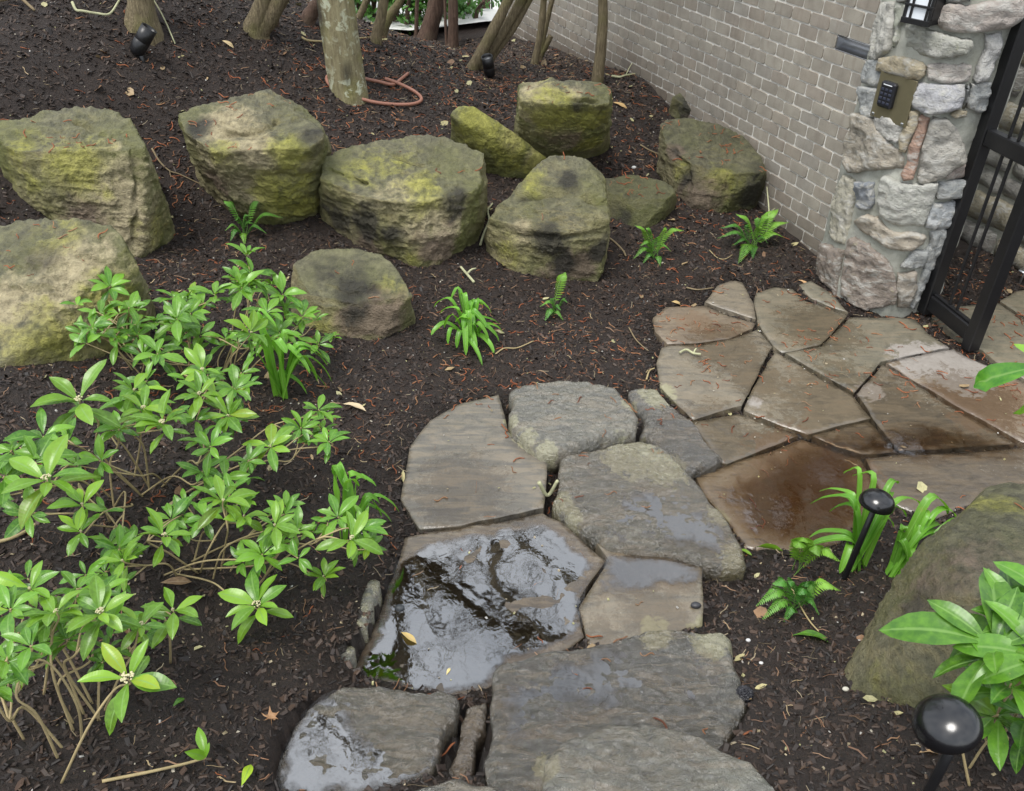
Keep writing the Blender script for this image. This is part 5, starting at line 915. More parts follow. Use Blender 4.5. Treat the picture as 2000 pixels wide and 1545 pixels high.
strap_clump('strap leaved clump beside the flagstones at the end of the low shrub', (690,1062), [(655,930,.32,.05),(715,938,.32,.05),(735,950,.28,.06),(780,1000,.14,.10),(765,1020,.10,.10),(742,985,.2,.08),(700,950,.32,.05),(680,960,.3,.06),(745,1010,.12,.1)], 3)
strap_clump('arching strap leaved clump right beside the small path light', (1668,1108), [(1582,985,.20,.12),(1600,960,.24,.10),(1648,925,.34,.06),(1665,930,.34,.05),(1580,1050,.10,.12),(1572,1072,.06,.1),(1752,945,.26,.08),(1742,962,.24,.08),(1800,990,.18,.12),(1770,1010,.15,.12),(1700,1030,.12,.12),(1640,1120,.02,.10),(1620,1000,.2,.1),(1710,1000,.2,.1),(1690,1060,.08,.12),(1745,1030,.12,.12)], 4, .026, (.95, .95, 1))
strap_clump('strap leaved clump leaning towards the huge olive boulder', (1742,1122), [(1868,1015,.14,.12),(1875,1030,.12,.1),(1850,1005,.18,.12),(1835,1048,.10,.1),(1800,1000,.2,.1),(1822,1020,.15,.1),(1790,1128,.03,.1),(1772,1100,.08,.1),(1840,1035,.10,.14),(1760,1040,.16,.08)], 5, .026)
# ------------------------------------------------------------------ ferns
def fern(lab, base, fr, seed, colr=(1, 1, 1), wdt=.16):
    rg = np.random.default_rng(seed); org = gnd(*base); root = tag(empty('fern', tuple(org)), lab, 'fern', 'ferns planted in the mulch')
    for (u, v, h, arch, *cm) in fr:
        e = gnd(u, v, h); b0 = org + np.array([rg.normal(0, .012), rg.normal(0, .012), -.005]); mid = .5 * (b0 + e); mid[2] = max(b0[2], e[2]) * .6 + .4 * mid[2] + arch; C = smoothline([b0, mid, e], 30); Ltot = np.linalg.norm(e - b0) + .05
        T = np.gradient(C, axis=0); T /= np.linalg.norm(T, axis=1)[:, None]; S_ = np.cross(T, [0, .15, 1.]); S_ /= np.linalg.norm(S_, axis=1)[:, None] + 1e-9; N_ = np.cross(S_, T); Vs, Fs = tube(C, np.linspace(.0022, .0008, 30), 4); P_ = [(Vs, Fs)]; UV = [np.tile([.5, .5], (len(Vs), 1))]
        for i in range(6, 30):
            t = (i - 6) / 23; pl_ = Ltot * wdt * (1 - t ** 1.6) * min(1, .55 + t * 3) + .004
            for s in (-1, 1):
                d = S_[i] * s + T[i] * .35 - N_[i] * .18; d /= np.linalg.norm(d); w_ = min(pl_ * .14, Ltot * .0125) + .0008; a_ = T[i] * w_; q = C[i]
                V = np.array([q - a_ * .4, q + a_ * .4, q + d * pl_ * .45 - a_, q + d * pl_ * .45 + a_ + N_[i] * pl_ * .04, q + d * pl_ * .8 - a_ * .6 - N_[i] * pl_ * .08, q + d * pl_ * .8 + a_ * .6 - N_[i] * pl_ * .05, q + d * pl_ - N_[i] * pl_ * .16]) + rg.normal(0, .0006, (7, 3))
                P_.append((V, [(0, 2, 3, 1), (2, 4, 5, 3), (4, 6, 5)])); UV.append(np.array([(.2, 0), (.8, 0), (.1, .4), (.9, .4), (.2, .8), (.8, .8), (.5, 1)]))
        V, Fc = join(P_); o = obj('frond', mesh('frond', V - org, Fc, uv=np.concatenate(UV)), M['fern'], root); o.color = (*(np.array(cm[0] if cm else colr) * rg.uniform(.85, 1.15)), 1)
yg, dg, mg = (1.55, 1.35, .9), (.45, .72, .75), (.9, 1, .9)
fern('small loose fern under the boulder with the broken ledge', (478,462), [(438,392,.16,.02,mg),(512,385,.18,.02,mg),(552,425,.10,.05,mg),(460,430,.10,.03,dg),(500,440,.06,.04,dg),(450,470,.03,.05,dg),(478,478,.01,.04,yg),(520,455,.05,.05,dg),(440,450,.05,.04,mg),(485,420,.12,.02,dg)], 1)
fern('yellow green fern beside the low dark boulder', (1275,505), [(1240,440,.20,.01,yg),(1262,445,.18,.02,mg),(1335,450,.16,.04,yg),(1300,446,.2,.02,yg),(1237,505,.04,.06,mg),(1255,515,.01,.05,dg),(1290,520,.01,.04,dg),(1310,490,.06,.05,mg),(1285,465,.14,.02,mg),(1250,480,.1,.04,mg)], 2)
fern('bushiest fern, lime fronds on top, near the foot of the brick wall', (1468,485), [(1438,418,.18,.02,yg),(1520,408,.20,.02,yg),(1540,434,.15,.03,yg),(1500,420,.2,.02,yg),(1402,465,.06,.06,dg),(1408,445,.1,.05,dg),(1442,515,.01,.07,mg),(1470,505,.01,.05,dg),(1532,464,.06,.06,yg),(1480,425,.18,.01,mg),(1430,480,.03,.05,dg),(1455,440,.14,.02,dg),(1500,475,.05,.05,dg),(1488,445,.15,.02,yg)], 3)
fern('tiny fern with one upright yellow frond in front of the peaked boulder', (1082,612), [(1104,532,.20,.01,yg),(1055,598,.04,.04,mg),(1065,625,.01,.04,dg),(1100,625,.01,.04,mg),(1108,590,.08,.03,dg),(1078,585,.07,.02,dg),(1095,605,.05,.03,dg)], 4)
fern('lime fern with two fronds at the foot of the small path light', (1550,1120), [(1640,1095,.12,.05,yg),(1552,1068,.18,.03,yg),(1600,1085,.16,.04,yg),(1570,1058,.2,.02,yg)], 5)
fern('low dark green fern in the mulch right of the path', (1545,1192), [(1478,1182,.06,.06,mg),(1490,1208,.02,.06,mg),(1510,1140,.14,.03,dg),(1540,1136,.15,.02,dg),(1578,1145,.14,.03,dg),(1640,1152,.08,.06,yg),(1600,1200,.02,.06,dg),(1530,1215,.01,.05,dg),(1560,1160,.12,.03,dg),(1590,1165,.1,.05,mg)], 6)
# ------------------------------------------------------------------ lamps, hose
def lathe(prof, n=32, c=(0, 0, 0), ax=(0, 0, 1)):
    ax = np.array(ax, float); ax /= np.linalg.norm(ax); x = np.cross(ax, [.3, 1, .1]); x /= np.linalg.norm(x); y = np.cross(ax, x); V = []
    for r, z in prof:
        for k in range(n): a_ = 2 * math.pi * k / n; V.append(np.array(c) + ax * z + r * (math.cos(a_) * x + math.sin(a_) * y))
    Fc = [(i * n + k, i * n + (k + 1) % n, (i + 1) * n + (k + 1) % n, (i + 1) * n + k) for i in range(len(prof) - 1) for k in range(n)]; return np.array(V), Fc
def closest(b, d, u, v):
    """point of the line b+t*d that lies nearest the ray of a picture point"""
    r = ray(u, v); r /= np.linalg.norm(r); o = np.array([0, 0, CZ]); w0 = b - o; bb = d @ r; t = (bb * (r @ w0) - (d @ w0)) / (1 - bb * bb); return b + d * t
def path_light(lab, foot, lean, topv, R_, ax, off=(0, 0, 0)):
    b = gnd(*foot); d = np.array(lean, float); d /= np.linalg.norm(d); tp = closest(b, d, *topv); root = tag(empty('path_light', tuple(b)), lab, 'path light', 'black mushroom path lights')
    ax = np.array(ax, float); ax /= np.linalg.norm(ax)
    V, Fc = tube(np.array([b - d * .06, b + d * .02, b + (tp - b) * .5, tp + ax * .004]), [.0105, .0105, .0105, .0095], 14); obj('pole', mesh('pole', V - b, Fc), M['black'], root)
    tp = tp + np.array(off)
    dome = [(.001, R_ * .80)] + [(R_ * math.sin(a_), R_ * .80 * math.cos(a_)) for a_ in np.linspace(.1, 1.5, 14)] + [(R_ * .995, -.004), (R_ * .96, -.007), (R_ * .9, -.002), (R_ * .4, .03), (.012, .034)]
    V, Fc = lathe(dome, 40, tp, ax); obj('lamp_shade', mesh('lamp_shade', V - b, Fc), M['blackgloss'], root)
    V, Fc = lathe([(.014, .034), (.014, -.002), (.011, -.012)], 16, tp, ax); obj('socket', mesh('socket', V - b, Fc), M['black'], root)
path_light('big near black mushroom path light in front of the glossy shrub and the huge boulder', (1783, 1602), (.0, .0, 1), (1870, 1428), .0645, (-.42, .12, 1), (-.026, .010, .010))
path_light('small far black mushroom path light leaning among the arching strap leaves', (1648, 1132), (.075, .03, 1), (1717, 985), .058, (.10, .10, 1))
def spot(lab, foot, p0, p1, rpx, up=False):
    b = gnd(*foot); k = b[1]; A = atd(*p0, k); B = atd(*p1, k + (.03 if not up else -.05)); root = tag(empty('spotlight', tuple(b)), lab, 'spotlight', 'black garden spotlights')
    r_ = rpx * np.linalg.norm(A - [0, 0, CZ]) / F; L_ = np.linalg.norm(B - A); ax = (B - A) / L_
    V, Fc = lathe([(.001, 0), (r_ * .6, .004), (r_ * .92, L_ * .12), (r_, L_ * .3), (r_, L_ * .5), (r_ * .985, L_ * .505), (r_ * .985, L_ * .52), (r_, L_ * .525), (r_, L_), (r_ * .88, L_), (r_ * .86, L_ * .86)], 24, A, ax); obj('housing', mesh('housing', V - b, Fc), M['black'], root)
    V, Fc = lathe([(.001, L_ * .87), (r_ * .87, L_ * .86)], 24, A, ax); obj('lens', mesh('lens', V - b, Fc), M['steel'], root)
    V, Fc = tube(np.array([b - [0, 0, .05], b, A + ax * L_ * .2]), r_ * .34, 8); obj('stake', mesh('stake', V - b, Fc), M['black'], root)
spot('black bullet spotlight tilted up on the left slope beside the mossy stem', (279, 118), (263, 106), (292, 54), 13)
spot('upright black spotlight at the foot of the three leaning mossy stems', (957, 152), (958, 150), (951, 110), 10.5, True)
def lay(pts, r, dz=0.): return np.array([gnd(u, v, r + dz) for u, v in pts])
hp = smoothline(lay([(797,146),(785,156),(768,168),(740,163),(712,157),(690,150),(660,147),(640,152),(642,166),(662,181),(690,192),(730,202),(770,207),(805,207),(822,200),(820,190),(803,179),(775,169),(752,163)], .014), 110)
hp[:, 2] = H(hp[:, 0], hp[:, 1]) + .022; hp[-18:, 2] += .022 * np.linspace(0, 1, 18)
V, Fc = tube(hp, .0118, 10); b = hp.mean(0); o = base_obj('garden_hose', V, Fc, M['hose'], b); tag(o, 'terracotta coloured hose looped round the foot of the thick lichen trunk', 'hose')
# small grey metal fitting beyond the gate
b = gnd(1992, 552); r_ = tag(empty('metal_stake', tuple(b)), 'small grey capped metal stake in the mulch beyond the gate', 'stake'); V, Fc = lathe([(.008, -.03), (.008, .07)], 12, b); obj('pole', mesh('pole', V - b, Fc), M['steel'], r_)
V, Fc = lathe([(.001, .082), (.028, .080), (.034, .070), (.008, .068)], 20, b); obj('cap', mesh('cap', V - b, Fc), M['steel'], r_)
# ------------------------------------------------------------------ shrub leaning in from the right edge
gr = np.array([2.12, 1.95, 0]); gr[2] = H(gr[0], gr[1]); root = tag(empty('evergreen_shrub', tuple(gr)), 'shrub at the edge whose single big nibbled leaf reaches in over the patio', 'shrub')
rl = np.random.default_rng(77); tipL = atd(1890, 748, 1.70); baseL = atd(2035, 715, 1.62)
V, Fc = tube(smoothline([gr - [0, 0, .04], gr + [.02, .02, .35], .5 * (gr + baseL) + [.08, 0, .2], baseL + [.06, 0, -.02], baseL], 26), np.linspace(.009, .004, 26), 7); obj('stem', mesh('stem', V - gr, Fc), M['palewood'], root)
Vb, Fb, Ub = leafmesh(91, 7, 12, .36, .12, .15); notch = (Vb[:, 1] > .72); Vb[notch, 0] *= 1.15; Vb[:, 1] -= .10 * np.exp(-((Vb[:, 0] - .02) / .05) ** 2) * np.clip((Vb[:, 1] - .7) * 4, 0, 1); Vb[:, 0] += .018 * np.sin(Vb[:, 1] * 24) * (Vb[:, 1] > .6)
bm_ = mesh('leaf', Vb, Fb, uv=Ub); bm_.materials.append(M['leaf'])
put_leaf(root, gr, baseL, tipL - baseL, np.array([-.1, -.5, .85]), np.linalg.norm(tipL - baseL) * 1.02, (1.0, 1.25, 1.15), 'leaf', bm_)
for (u, v), c_ in (((1984, 668), (1.3, 1.2, 1)), ((1990, 812), (1.3, 1.25, 1)), ((2080, 660), (1, 1, 1)), ((2090, 790), (1, 1, 1))):
    q = atd(u, v, 1.66); put_leaf(root, gr, baseL, q - baseL, np.array([0, -.4, 1.]), np.linalg.norm(q - baseL), c_)
# ------------------------------------------------------------------ litter: what lies on the ground, the stones and the paving
allV = [np.c_[xf, yf, hz]]; allF = [np.concatenate([gF[:, [0, 1, 2]], gF[:, [0, 2, 3]]])]; off = len(xf); srf = [np.zeros(len(allF[0]), int)]
for k_, (V, Fc) in enumerate(SURF): Fc = np.array(Fc); allV.append(V); allF.append(Fc + off); off += len(V); srf.append(np.full(len(Fc), 1 if k_ < len(FLAGS) + len(SLABS) else 2))
GB = BVHTree.FromPolygons(np.concatenate(allV).tolist(), np.concatenate(allF).tolist()); SRF = np.concatenate(srf)
def drop(x, y):
    h = GB.ray_cast(Vector((x, y, 3)), Vector((0, 0, -1)))
    return (None, None, None) if h[0] is None else (np.array(h[0]), np.array(h[1]), SRF[h[2]])
def sample(n, rg, far=9.5, pw=1.0):
    """points of the bed inside the view, a little denser close by"""
    out = []
    while len(out) < n:
        u, v = rg.uniform(-80, 2080, 4000), rg.uniform(-20, 1620, 4000); y = rg.uniform(.8, far, 4000) ** pw * (far ** (1 - pw)); x = rg.uniform(-6.5, 3.6, 4000)
        c = np.stack([x, y, H(x, y) - CZ], 1) @ R; pu = c[:, 0] / c[:, 2] * F + 1000; pv = c[:, 1] / c[:, 2] * F + 772.5; k = (pu > -260) & (pu < 2460) & (pv > -15) & (pv < 1700) & (c[:, 2] > .3)
        wl = (np.stack([x, y], 1) - WT[:2]) @ WN[:2]; k &= (wl > .03) | ((y < 4.9) & (x > 1.9))
        out += list(zip(x[k], y[k]))
    return np.array(out[:n])
# catkins
CM = []
for k_ in range(7):
    rg = np.random.default_rng(100 + k_); l = 1.; t = np.linspace(0, 1, 8); bend = rg.normal(0, .15, 2); P = np.stack([t - .5, bend[0] * np.sin(t * 3.14) + bend[1] * np.sin(t * 6.3) * .5, .06 + .05 * np.sin(t * 5 + k_)], 1)
    V, Fc = tube(P, np.interp(t, [0, .15, .8, 1], [.035, .06, .055, .02]) * (1 + .25 * np.sin(t * 40)), 5); me = mesh('catkin', V, Fc); me.materials.append(M['catkin']); CM.append((me, V, Fc))
rg = np.random.default_rng(8); cand = []
def clus(x, y): return .5 + .5 * float(fbm(np.array([[x * 1.1, y * 1.1, 3.3]]), 3)[0]) * 2.6
pts = sample(12500, rg, 9.6, 1.0)
for x, y in pts:
    if rg.random() > np.clip(clus(x, y), .06, 1) * .66: continue
    if x < .1 and y < 2.6 and rg.random() < .72: continue
    if x > .6 and y < 2.0 and rg.random() < .6: continue
    p, n, s = drop(x, y)
    if p is None or n[2] < (.45 if s != 2 else .8): continue
    if s == 1 and rg.random() < (.45 if y > 2.9 else .8): continue
    cand.append((np.linalg.norm(p - [0, 0, CZ]), p, n, s))
cand.sort(key=lambda c: c[0]); jv, jf, o_ = [], [], 0; print('catkins', len(cand))
LMK = [((180,330), 'the tall boulder with the pale sloping front'), ((490,320), 'the boulder with the broken ledge'), ((780,400), 'the widest boulder of the front row'), ((1070,450), 'the boulder with the peaked back'), ((980,280), 'the narrow mossy wedge boulder'), ((1100,240), 'the upright yellow lichen boulder'), ((1390,340), 'the dark rounded boulder by the wall'), ((1245,400), 'the low dark green boulder'), ((690,580), 'the rounded boulder with the muddy foot'), ((1860,1200), 'the huge olive boulder'),
 ((918,650), 'the compact strap leaved clump'), ((1082,600), 'the fern with one upright yellow frond'), ((1275,490), 'the yellow green fern'), ((1468,470), 'the bushiest fern by the wall'), ((1545,1180), 'the low dark green fern'), ((1690,1060), 'the strap leaves by the small path light'), ((250,900), 'the shrub with bare forking stems'), ((345,1100), 'the spreading shrub'), ((120,1400), 'the shrub with the big white flower'), ((940,900), 'the left flagstone of the path'), ((950,1180), 'the reflecting puddle'), ((1120,810), 'the slate with the pale chipped rim'), ((1270,980), 'the large mossy-tipped step slab'), ((1200,1340), 'the broad wet step'), ((720,1440), 'the puddled grey slab'), ((1350,610), 'the reddish corner slab of the patio'), ((1390,720), 'the patio slab nearest the bed'), ((1560,620), 'the patio slab before the pillar'), ((1660,670), 'the patio slab below the gate post'), ((1590,760), 'the middle slab of the patio'), ((1560,950), 'the muddy water'), ((1850,720), 'the pale blotched patio slab'), ((1850,1000), 'the patio slab beside the huge boulder'), ((1690,520), 'the foot of the stone pillar'), ((680,170), 'the thick lichen trunk'), ((1450,1400), 'the black cone'), ((1800,1450), 'the big near path light'), ((390,1460), 'the lone creeping sprig'), ((530,1410), 'the brown maple leaf'), ((690,1230), 'the upright edging stones'), ((600,740), 'the strap leaves by the leafy shrub'), ((720,1000), 'the strap leaves beside the flagstones'), ((690,800), 'the pale shrivelled leaf'), ((400,640), 'the bright leafy shrub'), ((60,1050), 'the bare grey root shoot'), ((150,620), 'the broad pale boulder'), ((480,460), 'the small loose fern'), ((345,340), 'the thin forked twig'), ((500,1250), 'the low hanging white budded shoot'), ((820,760), 'the upper end of the left flagstone')]
LMP = np.array([gnd(*q)[:2] for q, _ in LMK]); WHR = {0: 'on the dark mulch', 1: 'on wet stone paving', 2: 'on a mossy boulder'}
for n_, (d, p, n, s) in enumerate(cand):
    L_ = rg.uniform(.026, .062) * (1 if d < 5 else 1.1); a_ = rg.uniform(0, 6.28); t = np.array([math.cos(a_), math.sin(a_), 0]); t -= n * (t @ n); A = frame(t, n); A = np.stack([A[:, 1], A[:, 0], A[:, 2]], 1) * L_ * np.array([1, 1, 1]); k_ = rg.integers(7); cl = np.array([1, 1, 1]) * rg.uniform(.6, 1.3)
    if n_ < 300:
        o = bpy.data.objects.new('catkin', CM[k_][0]); COL.objects.link(o); o.matrix_basis = Matrix([[*A[0], p[0]], [*A[1], p[1]], [*A[2], p[2]], [0, 0, 0, 1]]); lk = LMK[np.argmin(np.hypot(*(LMP - p[:2]).T))][1]; tag(o, 'red catkin %s near %s' % (WHR[s], lk), 'catkin', 'catkins %s close to %s' % (WHR[s], lk))
    else: jv.append(CM[k_][1] @ A.T + p); jf += [tuple(q + o_ for q in f) for f in CM[k_][2]]; o_ += len(CM[k_][1])
tag(obj('catkin_litter', mesh('catkin_litter', np.concatenate(jv), jf), M['catkin']), 'scattered rust red catkins farther up the bed', kind='stuff')
# bark chips, pale specks and dry strands
def scatter(name, n, shape, mat, cols, lr, rg, far=9.6, pw=1.3, skip=0., lab='', flat=.25, lift=0.):
    sv, sf = shape; sv = np.array(sv, float); sf = np.array(sf); pts = sample(n, rg, far, pw); x, y = pts[:, 0], pts[:, 1]; z = H(x, y); ok = np.ones(n, bool)
    for P, zp in PATHXY:
        m = inpoly(x, y, P); ok &= ~(m & (rg.random(n) > skip)); 
    if skip:
        for P, zp in PATHXY[:18]: m = inpoly(x, y, P) & ok; z[m] = zp + .002
        for P, zp in PATHXY[18:]: ok &= ~inpoly(x, y, P)
    gx_ = (x, y); rel_ = np.where(z == H(x, y), .016 * fbm(p3(x * 8, y * 8), 3) + .009 * fbm(p3(x * 26, y * 26), 3), 0); z = z + rel_ + lift
    x, y, z = x[ok], y[ok], z[ok]; m = len(x); a_ = rg.uniform(0, 6.28, m); tl = rg.normal(0, flat, (m, 2)); L_ = rg.uniform(*lr, m) * (1 + .06 * np.maximum(0, y - 3)); asp = rg.uniform(.6, 1.4, (m, 1)) ** 1.8 * 1.3
    ca, sa = np.cos(a_), np.sin(a_); T = np.stack([ca, sa, tl[:, 0]], 1); S = np.stack([-sa, ca, tl[:, 1]], 1); N = np.cross(T, S)
    V = np.stack([x, y, z], 1)[:, None] + L_[:, None, None] * (sv[None, :, :1] * T[:, None] + sv[None, :, 1:2] * (S * asp)[:, None] + sv[None, :, 2:] * N[:, None])
    Fc = (sf[None] + (np.arange(m) * len(sv))[:, None, None]).reshape(-1, sf.shape[1]); cols = np.array(cols); c = cols[rg.integers(len(cols), size=m)] * rg.uniform(.7, 1.3, (m, 1)); c = np.c_[c, np.ones(m)]
    o = obj(name, mesh(name, V.reshape(-1, 3), Fc, dict(tint=np.repeat(c, len(sv), 0)), smooth=False), mat); return tag(o, lab, kind='stuff')
CHIP = ([(-.5, -.16, 0), (.5, -.12, 0), (.46, .15, .01), (-.48, .12, .02), (-.42, -.10, .10), (.40, -.08, .08), (.38, .10, .11), (-.40, .09, .12)], [(0, 1, 5, 4), (1, 2, 6, 5), (2, 3, 7, 6), (3, 0, 4, 7), (4, 5, 6, 7)])
rg = np.random.default_rng(21)
scatter('bark_chips', 105000, CHIP, M['chip'], [(.020,.0128,.0095), (.036,.0225,.0155), (.045,.028,.019), (.024,.015,.011), (.068,.041,.027), (.013,.009,.0075)], (.006, .030), rg, 9.8, 1.25, 0, 'dark shredded bark mulch covering the bed', .45, .001)
scatter('bark_crumbs', 72000, CHIP, M['chip'], [(.021,.0145,.0115), (.036,.0235,.017), (.06,.039,.027), (.013,.010,.0085), (.09,.058,.036)], (.003, .011), rg, 9.8, 1.3, 0, 'fine crumbs of dark bark between the larger chips', .5, .003)
SPK = ([(-.5, -.35, 0), (.5, -.3, 0), (.4, .4, 0), (-.45, .35, 0), (0, 0, .35)], [(0, 1, 4), (1, 2, 4), (2, 3, 4), (3, 0, 4)])
scatter('pale_specks', 5200, SPK, M['speck'], [(.42,.38,.30), (.36,.30,.20), (.5,.48,.44), (.30,.24,.14), (.42,.40,.2)], (.003, .0085), rg, 9.8, 1.0, .3, 'tiny pale petals and grit sprinkled over the mulch', .3, .003)
STR = ([(-.5, -.012, 0), (-.15, .03, .035), (.2, -.01, .03), (.5, .05, 0), (.5, .075, .004), (.2, .02, .05), (-.15, .06, .055), (-.5, .015, .01)], [(0, 1, 6, 7), (1, 2, 5, 6), (2, 3, 4, 5)])
scatter('dry_strands', 6500, STR, M['speck'], [(.30,.17,.09), (.24,.12,.06), (.36,.27,.15), (.20,.10,.05), (.30,.24,.15)], (.02, .065), rg, 9.8, .9, .05, 'thin dry strands and needles strewn over the mulch', .25, .004)
scatter('leaf_scraps', 420, ([(-.5, 0, 0), (-.2, -.2, .06), (.2, -.22, .02), (.5, 0, .06), (.2, .2, .05), (-.2, .22, .1), (0, 0, -.01)], [(0, 1, 6), (1, 2, 6), (2, 3, 6), (3, 4, 6), (4, 5, 6), (5, 0, 6)]), M['speck'], [(.42,.37,.18), (.36,.26,.14), (.26,.15,.08), (.45,.42,.22)], (.02, .055), rg, 9.8, .8, .1, 'scraps of dry pale leaves farther up the bed', .4, .006)
# twigs lying about
def twig(lab, pts, r0, r1, mat='twig', side=(), dz=.004):
    P = []
    for u, v, *h in pts:
        q = gnd(u, v); d_, n, s = drop(q[0], q[1]); z = (max(d_[2], q[2]) if d_ is not None and d_[2] < q[2] + .10 else q[2]); P.append(np.array([q[0], q[1], z + r0 + dz + (h[0] if h else 0)]))
    parts = [tube(smoothline(P, 6 * len(P)), np.linspace(r0, r1, 6 * len(P)), 6)]
    for i, dx, dy, dz_ in side: parts.append(tube(smoothline([P[i], P[i] + np.array([dx, dy, dz_]) * .5 + [0, 0, .01], P[i] + [dx, dy, dz_]], 6), np.linspace(r1 * .9, r1 * .5, 6), 5))
    V, Fc = join(parts); o = base_obj('fallen_twig', V, Fc, M[mat], P[0]); tag(o, lab, 'twig', 'twigs lying on the mulch')
twig('long crooked lichen-covered branch below the mossy stem', [(145,19,.02),(152,32,.02),(165,37,.03),(195,42,.03),(218,42,.03),(238,28,.06),(252,19,.08),(285,18,.08),(302,24,.06),(322,48,.03),(343,90,0)], .0085, .004, 'lichtwig', [(5,.1,.05,.08)])
twig('pale forked stick lying across the slope at its upper end', [(-20,16,.02),(15,12,.02),(36,8,.03),(70,28,0)], .014, .008, 'twig')
twig('thin yellow twig beside the thick lichen trunk', [(590,80,.01),(605,86,.01),(640,87,.01),(690,82,.01),(726,76,0)], .008, .005, 'palewood')
twig('thin forked twig between the tall boulder and the ledge boulder', [(298,295),(312,318),(332,337),(352,346),(395,364)], .006, .003, 'twig', [(2,.05,-.12,.01)])
twig('gnarled pale stick between the widest and the peaked boulder', [(938,482,.0),(945,462,.01),(955,440,.02),(953,420,.01),(962,402,0)], .008, .005, 'lichtwig', [(2,.05,.02,.02)])
twig('thin stick pointing away from the peaked boulder', [(1183,468),(1200,478),(1216,492),(1222,503)], .006, .005, 'twig')
twig('chunky broken twig above the compact strap leaved clump', [(900,528,.01),(912,542,.01),(926,558,0)], .007, .008, 'lichtwig', [(1,.05,.03,.02)])
twig('slim curved twig below the compact strap leaved clump', [(968,696),(985,686),(1010,682),(1042,672)], .004, .0025, 'palewood')
twig('wiry twig beside the tip of the patio', [(1228,642),(1240,668),(1256,684),(1266,690)], .004, .002, 'twig')
twig('bent grey twig at the corner of the patio nearest the bed', [(1340,566),(1362,572),(1392,566)], .005, .003, 'twig')
twig('short lichen crumb of twig on the patio slab', [(1325,704),(1338,698),(1352,706),(1366,708)], .006, .006, 'lichtwig', [(2,.02,.03,.01)], .012)
twig('forked yellow twig at the patio edge', [(1262,745),(1268,728),(1278,722)], .005, .003, 'palewood', [(1,-.02,-.02,.0)])
twig('thin arched stalk under the bushiest fern', [(1385,492),(1400,505),(1415,508),(1430,500)], .003, .002, 'palewood')
twig('pale stalk standing in the bushiest fern', [(1492,484,.03),(1495,455,.10),(1487,420,.18)], .006, .004, 'lichtwig', [(1,.03,.0,.05)])
twig('small knobbly twig wedged in the joint of the path', [(1050,1003,.07),(1068,998,.07),(1085,1004,.07)], .008, .006, 'lichtwig')
twig('dry stalk crossing the low dark green fern', [(1538,1172,.05),(1560,1200,.02),(1580,1220,.0),(1598,1236)], .003, .0025, 'palewood')
twig('pale green twig beside the foot of the wall', [(1194,152),(1210,154),(1222,152),(1240,150)], .010, .006, 'lichtwig', [(2,.05,.06,.08)])
twig('thin stick on the slope below the dark rounded boulder', [(1250,288),(1268,298),(1296,308)], .006, .004, 'twig')
twig('bare grey root shoot at the edge of the bed by the low shrub', [(-20,1070),(30,1060),(60,1040),(72,1032)], .006, .004, 'palewood')
# fallen leaves
def fallen(lab, px, lp, ang, me, colr, mat='deadleaf', name='fallen_leaf', h=.006, roll=0.):
    q = gnd(*px); p, n, s = drop(q[0], q[1]); L_ = lp * np.linalg.norm(p - [0, 0, CZ]) / F * 1.15; d = np.array([math.cos(ang), math.sin(ang), .02]); d -= n * (d @ n); A = frame(d, n + np.array([roll, 0, 0])) * L_
    o = bpy.data.objects.new(name, me.copy()); COL.objects.link(o); o.data.materials.clear(); o.data.materials.append(M[mat]); o.matrix_basis = Matrix([[*A[0], p[0] - A[0, 1] * .5], [*A[1], p[1] - A[1, 1] * .5], [*A[2], p[2] - A[2, 1] * .5 + h], [0, 0, 0, 1]]); o.color = (*colr, 1); tag(o, lab, 'leaf', 'fallen leaves')
st = []
for k in range(5):
    a_ = math.radians(90 + (k - 2) * 52); l = [.55, .8, 1., .8, .55][k]; st += [(math.cos(a_ - .32) * l * .42, math.sin(a_ - .32) * l * .42), (math.cos(a_ - .1) * l * .7, math.sin(a_ - .1) * l * .7), (math.cos(a_) * l, math.sin(a_) * l), (math.cos(a_ + .1) * l * .7, math.sin(a_ + .1) * l * .7)]
st = np.array(st + [(-.28, -.05), (-.03, -.1), (0, -.6), (.03, -.1), (.28, -.05)]); Vm = np.vstack([[[0, .05, 0]], np.c_[st * .5, .10 * np.abs(np.sin(np.arange(len(st)) * 1.7))]]) + [0, .5, 0]; n = len(st)
maple = mesh('maple_leaf', Vm, [(0, 1 + k, 1 + (k + 1) % n) for k in range(n)], uv=np.c_[np.full(n + 1, .3), np.linspace(0, 1, n + 1)])
LM = LME
fallen('brown curled maple leaf on the mulch beside the puddled slab', (530, 1410), 44, 1.9, maple, (1.1, 1, .9), h=.014)
fallen('big curled brown leaf under the spreading shrub', (346, 1142), 46, .3, LM[5], (.55, .5, .5), h=.02)
fallen('torn bright green leaf piece lying on bare mulch', (352, 1376), 26, 1.1, LM[1], (1, 1, 1), 'leaf')
fallen('long grey green leaf with a browned tip right of the path', (1588, 1247), 62, -.25, LM[3], (.8, .8, .75), 'leaf', h=.012)
fallen('pale shrivelled leaf beside the leafy shrub', (692, 800), 46, -.3, LM[5], (1.6, 1.9, 2.2), h=.012)
fallen('tan leaf under the big near path light', (1814, 1470), 34, .2, LM[6], (1.6, 1.6, 1.5), h=.01)
fallen('yellow green leaf at the tip of the large step slab', (1452, 1082), 30, -.9, LM[2], (3.2, 1.9, 1.2), 'leaf', h=.012)
fallen('crumpled yellow leaf on the lower landing flagstone', (798, 1242), 34, -.6, LM[5], (1.5, 1.9, 1.2), h=.012)
fallen('small cream yellow leaf bit in the puddle', (876, 1308), 16, 1.2, LM[2], (2., 2.4, 1.8), h=.006)
fallen('upright yellowing leaf poking up at the near edge of the bed', (487, 1530), 44, 1.45, LM[0], (3., 1.9, 1.4), 'leaf', h=.03)
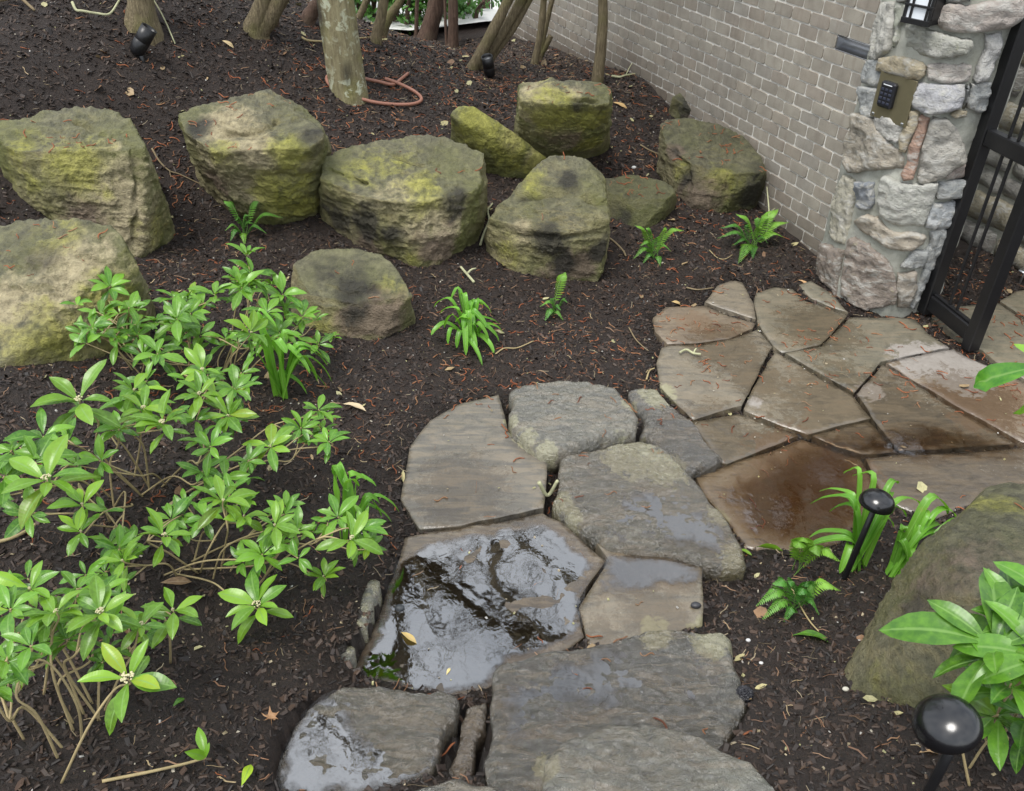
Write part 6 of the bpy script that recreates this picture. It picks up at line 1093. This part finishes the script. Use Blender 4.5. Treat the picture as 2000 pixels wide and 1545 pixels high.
fallen('yellow green leaf lying by the puddled slab at the near edge', (570, 1538), 42, .2, LM[2], (2.2, 1.6, 1), 'leaf', h=.012)
fallen('narrow yellow leaf by the muddy end of the path', (1500, 1078), 44, .15, LM[0], (2.6, 1.8, 1), 'leaf', h=.01)
fallen('pale brown leaf at the pillar end of the patio', (1570, 552), 22, -.8, LM[6], (1.8, 1.7, 1.5), h=.012)
fallen('straw coloured leaf on the mulch beside the patio slab', (1322, 596), 26, .3, LM[4], (1.7, 1.8, 1.4), h=.012)
fallen('small yellow leaf on the slope near the thick lichen trunk', (705, 117), 20, .2, LM[6], (1.7, 1.9, 1.3), h=.02)
fallen('pale narrow leaf on the slope right of the upright lichen boulder', (1212, 208), 26, -.4, LM[0], (1.8, 2., 1.5), h=.015)
fallen('white dried leaf left of the forked olive stem', (448, 92), 20, .0, LM[6], (2.1, 2.6, 2.6), h=.02)
# black cone beside the broad step, pebbles
b = gnd(1452, 1362); D, Fc = ICO6; V = D * (.020 + .0035 * fbm(D * 6, 2, True) + .0016 * np.sin(D[:, 2] * 24) * np.cos(np.arctan2(D[:, 1], D[:, 0]) * 7))[:, None] * [1.1, 1, 1] + b + [0, 0, .016]
o = base_obj('black_cone', V, Fc, M['key'], b); tag(o, 'black round cone beside the broad wet step', 'cone')
bm_ = bmesh.new(); bmesh.ops.create_icosphere(bm_, subdivisions=3, radius=1); PV = np.array([v.co[:] for v in bm_.verts]); bm_.verts.index_update(); PF = [tuple(v.index for v in f.verts) for f in bm_.faces]; bm_.free()
for k_, (u, v, rp, c_, lab) in enumerate([(1357, 1192, 8, (.03,.03,.035), 'black pebble on the dry corner flagstone'), (780, 1180, 8, (.04,.045,.05), 'dark grey pebble at the rim of the lower landing'), (1460, 1256, 4, (.5,.5,.5), 'white pebble in the mulch right of the path'), (1485, 1300, 3.4, (.55,.54,.52), 'second white pebble in the mulch nearer the broad step'), (1650, 1350, 5, (.45,.43,.36), 'curved pale shell-like crumb below the huge olive boulder'), (1238, 330, 4, (.5,.5,.48), 'white pebble behind the low dark green boulder')]):
    q = gnd(u, v); p, n, s = drop(q[0], q[1]); r_ = rp * np.linalg.norm(p - [0, 0, CZ]) / F; V = PV * r_ * [1.2, .9, .7] * (1 + .12 * fbm(PV * 2 + k_ * 7, 2))[:, None] + p + [0, 0, r_ * .5]
    o = base_obj('pebble', V, PF, m_simple('pebble_stone', c_, .5), p); tag(o, lab, 'pebble', 'pebbles')
